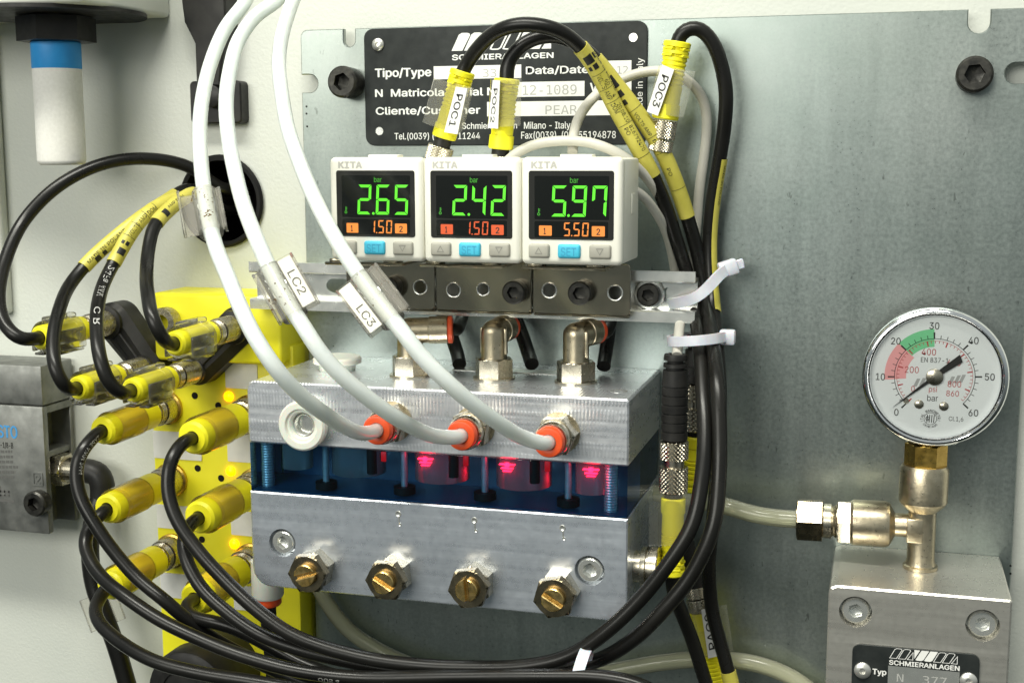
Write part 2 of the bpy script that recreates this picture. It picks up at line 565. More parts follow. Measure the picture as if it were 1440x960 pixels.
yellow = wear(mat('yellow_plastic', (.88, .84, .02), .4), (.90, .82, .012), (.95, .88, .025), 120, .34, .5, bmp=.12)
yellow_box = wear(mat('yellow_housing', (.78, .68, .02), .42), (.88, .81, .015), (.95, .89, .03), 70, .36, .52, bmp=.15)
sleeve_y = wear(mat('yellow_sleeve', (.54, .49, .08), .42), (.48, .43, .06), (.60, .54, .10), 160, .36, .5)
ink = mat('black_ink', (.012, .012, .010), .5)
ink_grey = mat('stamped_grey', (.42, .42, .40), .5)
white_ink = mat('white_print', (.80, .81, .78), .5)
strip_white = wear(mat('label_paper', (.82, .82, .79), .5), (.78, .78, .75), (.85, .85, .82), 200)
cream = wear(mat('cream_abs', (.80, .79, .70), .42), (.78, .77, .68), (.82, .81, .72), 90, .38, .5, bmp=.05)
logo_gry = mat('embossed_grey', (.52, .51, .47), .5)
screen_m = mat('screen_glass', (.022, .022, .020), .10)
screen_in = mat('screen_field', (.004, .005, .004), .12)
btn_gry = wear(mat('grey_rubber', (.36, .35, .30), .55), (.33, .32, .275), (.40, .39, .335), 260)
btn_tri = mat('grey_print', (.23, .225, .20), .6)
btn_blu = wear(mat('blue_rubber', (.05, .46, .66), .5), (.045, .43, .62), (.06, .50, .70), 260)
btn_txt = mat('blue_print', (.03, .30, .50), .6)
led_g = emit('green_segments', (.12, 1.0, .02), 1.0, (.02, .1, .0))
led_gd = emit('dim_green_print', (.08, .75, .02), .55)
led_o = emit('orange_segments', (1.0, .30, .04), 1.15)
led_y = emit('amber_lamp', (1.0, .36, .0), 5.0, (.8, .4, .0))
led_r = emit('red_lamp', (1.0, .004, .016), 26.0)
tube_w = wear(mat('milky_tube', (.80, .84, .82), .30, 0, Subsurface_Weight=1.0, Subsurface_Scale=.006, Subsurface_Radius=(1, .97, .88)), (.64, .70, .685), (.70, .745, .72), 40)
def _tube(m):
    b = m.node_tree.nodes['Principled BSDF']
    b.inputs['Coat Weight'].default_value = .25; b.inputs['Coat Roughness'].default_value = .15
_tube(tube_w)
tube_y = clear('yellowed_tube', (.94, .94, .78), rough=.12, diff=.45, dcol=(.95, .95, .74), ior=1.45)
red_pl = wear(mat('orange_red_plastic', (.82, .09, .02), .35), (.76, .075, .015), (.87, .11, .028), 200, .28, .42, bmp=.08)
nylon = mat('white_nylon', (.78, .80, .72), .35, 0, Subsurface_Weight=.3, Subsurface_Scale=.002)
tie_m = wear(mat('clear_nylon', (.66, .68, .76), .3, 0, Subsurface_Weight=.3, Subsurface_Scale=.002), (.6, .62, .70), (.72, .74, .80), 200)
clear_m = clear('clear_pvc', (.975, .97, .945), rough=.10, diff=.10, dcol=(1, .98, .92))
clear_old = clear('cloudy_pvc', (.95, .94, .91), rough=.07, diff=.20, dcol=(.90, .87, .80), specks=True)
amber = clear('amber_sleeve', (.99, .88, .50), rough=.14, diff=.14, dcol=(.92, .80, .42))
glass_m = clear('gauge_lens', (.99, .99, .99), rough=.02, ior=1.2)
acrylic = clear('blue_acrylic', (.42, .68, .86), rough=.04, ior=1.4)
chamber_m = clear('chamber_polymer', (.74, .80, .82), rough=.15, diff=.30, dcol=(.62, .72, .76))
core_blue = mat('deep_blue_acrylic', (.010, .10, .21), .25)
stud_m = wear(mat('zinc_stud', (.5, .6, .66), .35, .6), (.38, .48, .54), (.66, .76, .80), 260)
rubber = mat('black_rubber', (.008, .008, .008), .6)
felt = wear(mat('porous_white', (.76, .75, .70), .9), (.78, .77, .72), (.86, .85, .80), 900, bmp=.4, bdist=.0001)
blue_band = wear(mat('blue_band', (.02, .30, .72), .5), (.018, .26, .66), (.03, .34, .78), 120)
dial_w = mat('dial_white', (.84, .88, .87), .5)
dial_red = mat('dial_red_zone', (.88, .40, .40), .5)
dial_grn = mat('dial_green_zone', (.20, .66, .32), .5)
red_ink = mat('red_ink', (.50, .05, .05), .5)
soft_ink = mat('grey_ink', (.42, .43, .42), .5)
blue_ink = mat('blue_ink', (.06, .28, .58), .5)
rivet_m = mat('rivet_aluminium', (.80, .79, .74), .3, .8)

for _m, _s in ((cable_blk, .3), (label_blk, .2), (black_pl, .3), (rubber, .2)):
    _m.node_tree.nodes['Principled BSDF'].inputs['Specular IOR Level'].default_value = _s

nut_brn = wear(mat('dark_nickel', (.40, .34, .24), .25, 1.0), (.24, .20, .13), (.36, .30, .20), 160, .2, .32)
clear_thin = clear('thin_clear_pvc', (.975, .97, .95), rough=.08, diff=.06, dcol=(.95, .93, .86))
# ------------------------------------------------------------------ cabinet and panel
WY = 6.0                                    # cabinet wall
X_, Y_, Z_ = V((1, 0, 0)), V((0, 1, 0)), V((0, 0, 1))
HX, HZ, HR = -220.3, -16.7, 15.4
wall = obj('cabinet_wall', plate([(-430, -300), (150, -300), (150, 180), (-430, 180)], [circ(HX, HZ, HR, 48)], (0, WY, 0), XZ, 2), paint)
tag(wall, 'white pebble-painted back wall of the cabinet', 'wall', kind='structure')
cv = MB()
lathe([(0, HR+4), (40, HR+4), (40, 0)], (HX, WY+2.2, HZ), Y_, 32, cv)
tag(obj('wall_cavity', cv, cav), 'dark space behind the round cable hole', 'cavity', kind='structure')
a = at(11, 442, 2)
rd = rbox(((a.x-430)/2, 3.5, (a.z+180)/2), (a.x+430, 5, 180-a.z), 1.6, 3)
tag(obj('wall_ridge', rd, paint), 'raised white flange along the left edge of the cabinet wall', 'flange', kind='structure')
gr = obj('cable_grommet', lathe([(0, HR+.1), (-1.2, HR+.6), (-2.0, HR-.2), (-2.0, HR-1.4), (3, HR-1.6)], (HX, WY, HZ), Y_, 48), rubber)
tag(gr, 'black rubber rim around the round hole in the white wall', 'grommet')

nx0, nz0 = at(491, 50).x, at(491, 66).z
rx0, rz0 = at(1377, 30).x, at(1377, 47).z
lz, lx = at(422, 118).z, at(447, 118).x
qz, qx = at(1437, 103).z, at(1413, 103).x
PL, PR, PT, PB = -186.6, 40.5, 39.6, -250.0
def arc(cx, cy, r, a0, a1, n=8): return [(cx+r*math.cos(math.radians(a0+(a1-a0)*i/n)), cy+r*math.sin(math.radians(a0+(a1-a0)*i/n))) for i in range(n+1)]
pan = [(PL, PB), (PR, PB)]
pan += [(PR, qz-2.9)]+arc(qx+2.9, qz, 2.9, 270, 90)+[(PR, qz+2.9)]
pan += arc(PR-2.5, PT-2.5, 2.5, 0, 90)
pan += [(rx0+3, PT)]+arc(rx0, rz0+3, 3, 0, -180)+[(rx0-3, PT)]
pan += [(nx0+2.0, PT)]+arc(nx0, nz0+2.0, 2.0, 0, -180)+[(nx0-2.0, PT)]
pan += arc(PL+2.5, PT-2.5, 2.5, 90, 180)
pan += [(PL, lz+2.9)]+arc(lx-2.9, lz, 2.9, 90, -90)+[(PL, lz-2.9)]
panel = thing('steel_backboard', (-70, 1, PB), 'large galvanised steel mounting panel with notched edges behind the instruments', 'panel')
obj('sheet', plate(pan, [], (0, 0, 0), XZ, 2, .3), galv, panel)

def socket_screw(name, c, d, r, L, m, parent, hx=None, n=48, roll=.3, knurled=True):
    """socket head cap screw, c = centre of the front face"""
    hx = hx or r*.56
    d = V(d).normalized(); o = V(c)-d*L
    prof = [(0, 0), (0, r-.15), (L-r*.2, r), (L-.12*r, r-.05), (L, r*.86), (L, hx, 'hex'), (L-r*.62, hx*.98, 'hex'), (L-r*.75, 0)]
    return obj(name, lathe(prof, o, d, n, roll=roll), m, parent, 30)
socket_screw('socket_screw', at(480, 115, -7.5), (-.02, -1, .02), 5.1, 7.5, black_ox, panel, 2.9)
socket_screw('socket_screw', at(1371, 104, -7.5), (.0, -1, .02), 5.1, 7.5, black_ox, panel, 2.9, roll=.1)
for u, v in ((1421, 795), (1421, 806), (431, 150), (431, 160), (432, 178)):
    p = at(u, v, -.05)
    obj('punch_mark', lathe([(0, 0), (0, .35), (.03, .35), (.03, 0)], p, (0, -1, 0), 8), rubber, panel)

# ------------------------------------------------------------------ engraved name plate
NY = -1.0
plate_t = thing('name_plate', (-117.4, NY/2, 2), 'black engraved name plate with white lettering riveted above the pressure displays', 'name plate')
obj('plate_body', plate(rrect(-163.8, 2.0, -71.2, 39.2, 3), [], (0, NY, 0), XZ, .9, .15), label_blk, plate_t)
TY = NY-.03
t = ptext('Tipo/Type', 528, 95, 606, 112, TY, .035)
obj('lettering', t, white_ink, plate_t, smooth=False)
obj('lettering', ptext('N  Matricola/Serial N', 528, 123, 696, 138, TY, .035), white_ink, plate_t, smooth=False)
obj('lettering', ptext('Cliente/Customer', 529, 149, 675, 163, TY, .035), white_ink, plate_t, smooth=False)
obj('lettering', ptext('Data/Date', 740, 92, 828, 106, TY, .035), white_ink, plate_t, smooth=False)
obj('lettering', ptext('V', 830, 117, 840, 130, TY, .035), white_ink, plate_t, smooth=False)
obj('lettering', ptext('Schmieranlagen', 650, 172, 727, 184, TY, .012), white_ink, plate_t, smooth=False)
obj('lettering', ptext('Milano - Italy', 737, 171, 802, 184, TY, .012), white_ink, plate_t, smooth=False)
obj('lettering', ptext('Tel.(0039) (02) 9011244', 555, 186, 675, 198, TY, .012), white_ink, plate_t, smooth=False)
obj('lettering', ptext('Fax(0039)  (02) 55194878', 733, 184, 866, 197, TY, .012), white_ink, plate_t, smooth=False)
obj('lettering', ptext('SCHMIERANLAGEN', 636, 74, 778, 85, TY, .05), white_ink, plate_t, smooth=False)
a, b = at(906, 163, TY), at(895, 82, TY)
obj('lettering', text_on('Made in Italy', (a.x, TY, a.z), Z_, -X_, b.z-a.z, a.x-b.x, .005), white_ink, plate_t, smooth=False)
for q, txts in (((610, 91, 733, 112), [('33', 679, 97, 698, 109)]), ((700, 114, 822, 137), [('12-1089', 735, 119, 811, 134)]),
                ((685, 141, 872, 164), [('PEAR', 767, 148, 812, 161)]), ((830, 85, 888, 107), [('12', 868, 93, 883, 104)]), ((846, 113, 888, 134), [])):
    fo = obj('data_field', prect(*q, TY-.01), strip_white, plate_t, smooth=False)
    for s_, *bx in txts:
        obj('stamped_text', ptext(s_, *bx, TY-.04, 0), ink_grey, fo, smooth=False)

def logo(o, ux, uy, w, h, solid, lw=.07):
    """three-letter emblem of slanted bars: outer letters one way, the middle letter the other"""
    mb = MB(); u = w/4.55
    def P(x, y): return V(o)+ux*(x*u)+uy*(y*h)
    def poly(p): mb.add([P(x, y) for x, y in p], [tuple(range(len(p)))])
    def outline(p):
        q = inset(p, lw)
        n = len(p)
        mb.add([P(x, y) for x, y in p]+[P(x, y) for x, y in q], [(i, (i+1) % n, n+(i+1) % n, n+i) for i in range(n)])
    def bar(x, rt, rb, w_=.50, sl=.42):
        p = [(x, 0), (x+w_, 0), (x+w_+sl, 1), (x+sl, 1)]
        if rt: p = [(x, 0), (x+w_, 0), (x+w_+sl*.85, .85), (x+w_+sl*.80, .96), (x+w_+sl-.2, 1), (x+sl+.06, 1), (x+sl*.86-.02, .9)]
        if rb: p = [(x+.16, 0), (x+w_-.08, 0), (x+w_+sl*.14, .1), (x+w_+sl, 1), (x+sl, 1), (x+sl*.15, .15), (x+.03, .04)]
        return p
    ms = poly if solid else outline
    ws = outline if solid else poly
    ms(bar(0, 1, 0)); ms(bar(.58, 1, 0)); ms([(1.17, 0), (1.60, 0), (1.60, .8)])
    ws([(1.66, 1), (2.04, 1), (1.68, .15)]); ws(bar(1.72, 0, 1)); ws(bar(2.30, 0, 1))
    ms(bar(2.92, 1, 0)); ms(bar(3.50, 1, 0)); ms([(4.09, 0), (4.52, 0), (4.52, .8)])
    return mb
a, b = at(635, 72, TY), at(776, 43, TY)
obj('emblem', logo((a.x, TY, a.z), X_, Z_, b.x-a.x, b.z-a.z, True), white_ink, plate_t, smooth=False)
obj('rivet', lathe([(0, 0), (0, 2.0), (.5, 2.0), (1.0, 1.5), (1.1, .8), (.3, .6), (.3, 0)], at(532, 63, NY), (0, -1, 0), 28), rivet_m, plate_t)
for u, v in ((533.6, 184.6), (890.5, 53), (884, 184)):
    obj('rivet_hole', lathe([(0, 0), (0, 1.35), (.06, 1.3), (.06, 0)], at(u, v, NY), (0, -1, 0), 24), rivet_m if v < 60 else zinc, plate_t)

# ------------------------------------------------------------------ digital pressure sensors
SEG = {'0': 'abcdef', '1': 'bc', '2': 'abged', '4': 'fgbc', '5': 'afgcd', '6': 'afgedc', '7': 'fabc', '9': 'abcdfg'}
def seg7(ch, o, w, h, t_, sl, gap=.12):
    """seven-segment figure with slanted sides"""
    mb = MB()
    def add(pts): mb.add([V(o)+X_*(x+sl*y/h)+Z_*y for x, y in pts], [tuple(range(len(pts)))])
    m = h/2; g = gap; k = t_
    D = {'a': [(g, h), (w-g, h), (w-g-k, h-k), (g+k, h-k)], 'd': [(g, 0), (g+k, k), (w-g-k, k), (w-g, 0)],
         'g': [(g+k*.3, m), (g+k, m+k/2), (w-g-k, m+k/2), (w-g-k*.3, m), (w-g-k, m-k/2), (g+k, m-k/2)],
         'f': [(0, h-g), (k, h-g-k), (k, m+g+k/2), (k*.4, m+g), (0, m+g)], 'e': [(0, g), (0, m-g), (k*.4, m-g), (k, m-g-k/2), (k, g+k)],
         'b': [(w, h-g), (w, m+g), (w-k*.4, m+g), (w-k, m+g+k/2), (w-k, h-g-k)], 'c': [(w, g), (w-k, g+k), (w-k, m-g-k/2), (w-k*.4, m-g), (w, m-g)]}
    for s_ in SEG[ch]: add(D[s_])
    return mb
SY, SW, SH, ST = -55.0, 28.5, 29.3, -1.5
def sensor(x0, big, small, boxcol, label):
    def P(x, z, dy=0): return V((x0+x, SY-dy, ST-z))
    r = thing('pressure_sensor', (x0+SW/2, SY+12, ST-SH), label, 'pressure sensor', 'digital pressure sensors on the rail')
    obj('housing', rbox((x0+SW/2, SY+14.0, ST-SH/2-.1), (SW-.5, 22, SH-.6), .8, 2), cream, r)
    fr = rbox((x0+SW/2, SY+2.2, ST-SH/2), (SW-.16, 4.4, SH), 1.5, 4)
    bez = obj('front_frame', fr, cream, r)
    obj('emblem', text_on('KITA', P(3.1, 3.0, .03), X_, Z_, 7.1, 1.75, .06), logo_gry, bez, smooth=False)
    sc = obj('screen', plate(rrect(2.3, -22.4, 26.1, -3.7, .7), [], P(0, 0, .22), XZ, .8, .12), screen_m, r)
    mb = MB()
    for q in ((4.0, -16.9, 24.8, -5.1), (4.0, -21.8, 24.6, -17.4)):
        plate(rrect(*q, .3), [], P(0, 0, .25), XZ, .02, 0, mb)
    obj('display_window', mb, screen_in, sc, smooth=False)
    e = .30
    for i, ch in enumerate(big):
        obj('digit', seg7(ch, P((8.7, 14.3, 19.9)[i], 16.1, e), 4.05, 8.4, .78, .45), led_g, sc, smooth=False)
    obj('decimal_point', lathe([(0, 0), (0, .38), (.01, .38), (.01, 0)], P(13.6, 15.8, e), (0, -1, 0), 12), led_g, sc)
    obj('unit_text', text_on('bar', P(14.0, 7.0, e), X_, Z_, 2.3, 1.45, .005), led_gd, sc, smooth=False)
    mb = MB(); ring = circ(5.2, -15.5, .42, 14); rin = circ(5.2, -15.5, .22, 14)
    mb.add([P(x, -y, e) for x, y in ring+rin], [(i, (i+1) % 14, 14+(i+1) % 14, 14+i) for i in range(14)])
    for q in ((5.1, 15.1, 5.3, 13.9), (5.3, 14.3, 5.6, 14.1), (5.3, 14.75, 5.6, 14.55)):
        mb.add([P(q[0], q[1], e), P(q[2], q[1], e), P(q[2], q[3], e), P(q[0], q[3], e)], [(0, 1, 2, 3)])
    obj('key_icon', mb, led_gd, sc, smooth=False)
    xs = [12.2, 14.9, 17.35]
    for i, ch in enumerate(small):
        obj('small_digit', seg7(ch, P(xs[i], 21.4, e), 1.75, 3.7, .38, .2, .06), boxcol, sc, smooth=False)
    obj('small_point', lathe([(0, 0), (0, .2), (.01, .2), (.01, 0)], P(14.5, 21.25, e), (0, -1, 0), 10), boxcol, sc)
    for x, n in ((5.3, '1'), (20.1, '2')):
        obj('channel_lamp', plate(rrect(x, -21.35, x+3.6, -18.6, .25), [], P(0, 0, e), XZ, .02), boxcol, sc, smooth=False)
        obj('channel_number', text_on(n, P(x+1.35, 20.95, e+.03), X_, Z_, .55 if n == '1' else .95, 1.7, .03), ink, sc, smooth=False)
    for k, (xa, xb) in enumerate(((2.3, 8.3), (10.6, 17.0), (19.4, 25.5))):
        m = btn_blu if k == 1 else btn_gry
        bt = obj('button', rbox((x0+(xa+xb)/2, SY-.1, ST-25.55), (xb-xa, 1.5, 3.9), .7, 3), m, r)
        if k == 1: obj('button_text', text_on('SET', P(xa+1.0, 26.8, .9), X_, Z_, 4.3, 2.3, 0), btn_txt, bt, smooth=False)
        else:
            s_ = 1 if k == 0 else -1; cx = (xa+xb)/2; cz = 25.5
            q = [(cx-1.1, cz+.9*s_), (cx+1.1, cz+.9*s_), (cx, cz-1.0*s_)]; qi = [(cx-.72, cz+.66*s_), (cx+.72, cz+.66*s_), (cx, cz-.6*s_)]
            mb = MB().add([P(*p, .9) for p in q+qi], [(0, 1, 4, 3), (1, 2, 5, 4), (2, 0, 3, 5)])
            obj('button_arrow', mb, btn_tri, bt, smooth=False)
    # connector stub and clip tabs on the top, side clip window
    obj('top_tab', rbox((x0+14, SY+9, ST+.25), (9, 5, .9), .2, 1), cream, r)
    obj('side_clip', rbox((x0+SW-.25, SY+15.5, ST-13), (.5, 3.2, 5.6), .1, 1), cream, r)
    return r
sensor(-153.2, '265', '150', led_o, 'leftmost cream pressure sensor showing 2.65 in green digits')
o2 = emit('orange_segments_dim', (1.0, .13, .02), .9)
sensor(-124.7, '242', '150', o2, 'middle cream pressure sensor showing 2.42 in green digits')
sensor(-96.2, '597', '550', led_o, 'rightmost cream pressure sensor showing 5.97 in green digits')

# ------------------------------------------------------------------ rail and brackets
RX0, RX1 = -196.3, -52.3
rail = thing('mounting_rail', ((RX0+RX1)/2, -19, -50), 'narrow slotted steel rail running behind the sensor brackets', 'rail')
mb = MB()
sec = [(-22.6, -34.9), (-21.5, -34.9), (-21.5, -37.2), (-16.2, -37.2), (-16.2, -47.8), (-21.5, -47.8), (-21.5, -50.1), (-22.6, -50.1), (-22.6, -47.1), (-22.2, -46.7), (-17.4, -46.7), (-17.4, -38.3), (-22.2, -38.3), (-22.6, -37.9)]
def extrude_x(sec, x0, x1, mb):
    n = len(sec)
    mb.add([(x0, y, z) for y, z in sec]+[(x1, y, z) for y, z in sec], [(i, (i+1) % n, n+(i+1) % n, n+i) for i in range(n)])
    vs, fs = fill2d([sec])
    for x in (x0, x1): mb.add([(x, y, z) for y, z in vs], fs)
extrude_x([(-22.6, -34.9), (-21.5, -34.9), (-21.5, -37.2), (-17.0, -37.2), (-17.0, -38.3), (-22.2, -38.3), (-22.6, -37.9)], RX0, RX1, mb)
extrude_x([(-22.6, -50.1), (-22.6, -47.1), (-22.2, -46.7), (-17.0, -46.7), (-17.0, -47.8), (-21.5, -47.8), (-21.5, -50.1)], RX0, RX1, mb)
wx = lambda u: at(u, 405, -17.2).x
holes = [slot(wx(u0), wx(u1), -42.5, 2.3) for u0, u1 in ((395, 423), (459, 492), (930, 962))]
plate([(RX0, -47.75), (RX1, -47.75), (RX1, -37.25), (RX0, -37.25)], holes, (0, -17.2, 0), XZ, 1.1, 0, mb)
obj('rail_profile', mb, zinc, rail)
c = at(911, 415, -20.5)
obj('star_washer', lathe([(0, 2)]+[(0, 4.6), (.5, 4.75), (1.0, 4.3), (1.0, 2)], c+V((0, 2.6, 0)), (0, -1, 0), 22), zinc, rail, smooth=False)
socket_screw('socket_screw', at(911, 415, -21.8), (0, -1, 0), 3.5, 4, black_ox, rail)
for x in (RX0+12, -58):
    obj('spacer', lathe([(0, 0), (0, 4), (16.4, 4), (16.4, 0)], (x, -.2, -42.5), (0, -1, 0), 20), zinc, rail)
def bracket(xa, xb, holes, screw, label):
    r = thing('sensor_bracket', ((xa+xb)/2, -27, -47.8), label, 'bracket', 'bronzed brackets under the sensors')
    hs = [circ(at(u, v, -27.6).x, at(u, v, -27.6).z, rr, 24) for u, v, rr in holes]
    mb = plate(rrect(xa, -47.9, xb, -32.6, 1.2), hs, (0, -27.8, 0), XZ, 1.0, .2)
    rbox(((xa+xb)/2, -38.5, -32.3), (xb-xa-5, 22, .9), .3, 1, mb=mb)
    rbox(((xa+xb)/2, -25.2, -48.2), (xb-xa-.4, 4.6, .8), .3, 1, mb=mb)
    obj('bent_plate', mb, steel_dark, r)
    for h_ in holes:  # bright zinc linings added for the light caught inside the holes
        c = at(h_[0], h_[1], -27.6)
        obj('hole_glint', lathe([(0, h_[2]+.25), (.12, h_[2]+.1), (.05, h_[2]-.12), (-1.3, h_[2]-.12), (-1.3, h_[2]+.2)], (c.x, -27.85, c.z), (0, -1, 0), 28), zinc, r)
    for k in (-1, 1):
        obj('clip_tab', rbox(((xa+xb)/2+k*8.5, -46.5, -31.6), (4.5, 5, 1.6), .4, 2), steel_dark, r)
    obj('socket_screw', lathe([(0, 0), (0, 3.4), (4.2, 3.5), (4.5, 3.1), (4.5, 2.0, 'hex'), (2.3, 1.95, 'hex'), (2.1, 0)], at(*screw, -28.0)+V((0, .2, 0)), (0, -1, 0), 48), black_ox, r, 30)
    return r
bracket(-160.2, -131.2, [(591, 403.7, 2.15), (508, 402, 2.1)], (552, 403.5), 'bronzed steel bracket on the left, partly behind a marker sleeve')
bracket(-130.7, -100.6, [(638, 407.5, 2.15), (679.5, 406.5, 1.9)], (727, 409.5), 'bronzed steel bracket in the middle of the three')
bracket(-100.1, -70.6, [(772.5, 408, 2.2), (865, 411.6, 2.2)], (819, 410.5), 'bronzed steel bracket on the right, next to the bare rail end')

# ------------------------------------------------------------------ manifold
MX0, MX1, MF = -183.0, -66.0, -52.0
man = thing('lubrication_manifold', ((MX0+MX1)/2, -26, -132), 'aluminium manifold with blue clear middle layer and four brass adjusting screws', 'manifold')
up_out = [(MX0+1.2, -87), (MX1-.3, -87), (MX1, -86.7), (MX1, -68.6), (MX1-.6, -68), (MX0+2.2, -68), (MX0+.6, -68.6), (MX0, -70)] + [(MX0, -87+.4)]
upper = obj('upper_block', plate(up_out, [], (0, MF, 0), XZ, 51.8, .5), alu_up, man, 20)
lo_out = [(MX0, -102.2), (MX0, -126)]+arc(MX0+6, -126, 6, 180, 270, 8)+[(MX1-1.2, -132.4), (MX1, -131.4), (MX1, -102.2)]
cb = [(397, 763), (829, 802)]
holes = [circ(at(u, v, MF).x, at(u, v, MF).z, 4.4, 32) for u, v in cb]
lower = obj('lower_block', plate(lo_out, holes, (0, MF, 0), XZ, 51.8, .4), alu_lo, man, 20)
for u, v in cb:
    c = at(u, v, MF)
    obj('counterbore', lathe([(0, 0), (0, 4.3), (.2, 4.3), (.2, 0)], (c.x, MF+5, c.z), (0, -1, 0), 24), zinc, lower)
    socket_screw('cap_bolt', (c.x, MF+.3, c.z), (0, -1, 0), 3.7, 4.8, zinc, lower, 2.2, roll=.5)
ac = obj('sight_block', rbox(((MX0+MX1)/2, -26.2, -94.6), (MX1-MX0-.5, 51.0, 15.1), .15, 1), acrylic, man)
obj('sight_core', rbox(((MX0+MX1)/2, -15.5, -94.6), (MX1-MX0-1.2, 29, 14.8), .1, 1), core_blue, ac)  # opaque navy core added for the light absorbed deep in the acrylic
obj('sight_floor', rbox(((MX0+MX1)/2, -40.7, -101.85), (MX1-MX0-1.2, 21, .3), .05, 1), core_blue, ac)
def vcyl(name, u, v, Y, r, z0, z1, m, n=24, parent=ac, prof=None):
    x = at(u, v, Y).x
    return obj(name, lathe(prof or [(0, 0), (0, r), (z1-z0, r), (z1-z0, 0)], (x, Y, z0), (0, 0, 1), n), m, parent)
def thread(r, L, p=.8, d=.18):
    pr = [(0, 0), (0, r)]
    k = 0.0
    while k < L-p:
        pr += [(k+p*.5, r-d), (k+p, r)]; k += p
    return pr+[(L, 0)]
for u, v in ((377, 655), (859, 690)):
    vcyl('stud', u, v, -46, 2.0, -102, -87.1, stud_m, prof=thread(2.0, 14.9))
for u, v, r, zb in ((419, 645, 4.7, -95.3), (505, 650, 8.2, -96.2), (622, 655, 8.2, -96.4), (737, 662, 8.2, -96.6), (832, 668, 4.7, -96.6)):
    vcyl('chamber', u, v, -42.6 if r > 5 else -45.5, r, zb, -87.1, chamber_m, 28)
for u, v in ((459, 681), (569, 688), (682, 696), (799, 705)):
    x = at(u, v, -46.5).x; z = at(u, v, -46.5).z
    pn = obj('seal_pin', lathe([(0, 0), (0, 1.0), (-87.2-z, 1.0), (-87.2-z, 0)], (x, -46.5, z), (0, 0, 1), 14), stud_m, ac)
    vcyl('seal_disc', u, v, -46.5, 3.3, z-1.1, z+1.1, rubber)
for u, v in ((523, 655), (638, 660), (752, 668)):
    vcyl('plunger', u, v, -49.6, 1.5, at(u, v, -49.6).z-2.2, -87.3, rubber)
refl_rd = emit('red_reflection_glow', (1.0, .004, .01), .7)
for u, v in ((598, 647), (713, 655), (831, 662)):
    p = at(u, v, -50.2)
    mb = lathe([(-.75, 0), (-.6, .6), (-.3, .8), (.3, .8), (.6, .6), (.75, 0)], p+V((0, 0, .4)), (0, 0, 1), 16)
    for dz, w, h in ((.4, 4.6, .34), (-.7, 3.6, .30), (-1.5, 2.6, .24)):  # glowing bars shape the streaks of glare around each lamp
        rbox(p+V((0, .3, dz)), (w, 1.2, h), .08, 1, mb=mb)
    obj('red_lamp', mb, led_r, ac)
for u, v in ((537, 646), (653, 652), (768, 660)):  # dim glowing strips stand in for the red lamps' reflections in the acrylic
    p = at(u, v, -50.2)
    obj('red_reflection', rbox(p+V((0, 1.4, .6)), (1.6, .5, 3.0), .2, 2), refl_rd, ac)

def push_fitting(u, v, roll):
    c = at(u, v, MF)
    f = obj('push_fitting', hexnut(c+V((0, -.6, 0)), (0, -1, 0), 5.9, 6.0, roll=roll), nickel, man, smooth=False)
    obj('washer', lathe([(0, 0), (0, 6.0), (.7, 6.0), (.7, 0)], c, (0, -1, 0), 32), nickel_cast, f)
    obj('body_ring', lathe([(6.5, 0), (6.5, 4.7), (7.2, 4.9), (9.6, 4.9), (10.2, 4.5), (10.2, 0)], c, (0, -1, 0), 32), nickel, f)
    obj('release_collar', lathe([(10.1, 0), (10.1, 3.4), (10.9, 3.4), (10.9, 4.25), (12.6, 4.3), (13.3, 4.0), (13.5, 3.2), (13.2, 2.2), (9, 2.2), (9, 0)], c, (0, -1, 0), 36), red_pl, f)
    return c+V((0, -13.3, 0))
FT = [push_fitting(553, 592, .2), push_fitting(668, 599, .35), push_fitting(787, 608, .1)]

def elbow(x, y, arm, L):
    b = V((x, y, -68)); arm = V(arm).normalized()
    top = b+V((0, 0, 14.0))
    hs = [(i/8*math.pi/2) for i in range(9)]
    mb = lathe([(6, 0), (6, 4.1), (7, 3.9), (14.0, 3.9)]+[(14.0+3.9*math.sin(a), 3.9*math.cos(a)) for a in hs[1:8]]+[(17.9, 0)], b, Z_, 28)
    lathe([(0, 0), (0, 3.85), (L*.5, 3.95), (L*.52, 4.2), (L, 4.2), (L, 0)], top, arm, 28, mb)
    for s_ in (-1, 1):
        sd = arm.cross(Z_).normalized()*(3.75*s_)
        rbox(b+sd+V((0, 0, 11.5)), (1.4, 1.4, 8), .5, 2, mb=mb)
    f = obj('elbow_fitting', mb, nickel_cast, man)
    obj('washer', lathe([(0, 0), (0, 6.4), (.6, 6.4), (.6, 0)], b, (0, 0, 1), 32), nickel, f)
    obj('hex_nut', hexnut(b+V((0, 0, .6)), (0, 0, 1), 5.9, 5.8, roll=.5), nickel, f, smooth=False)
    e = top+arm*L
    obj('release_collar', lathe([(0, 0), (0, 3.5), (.3, 4.2), (1.5, 4.2), (1.8, 3.6), (1.8, 0)], e, arm, 28), red_pl, f)
    return e+arm*1.6, arm
EL = [elbow(-138.1, -31.2, (1, .28, .02), 11.5), elbow(-111.8, -29.4, (.14, 1, .05), 9), elbow(-86.5, -28.9, (.42, 1, .05), 9)]

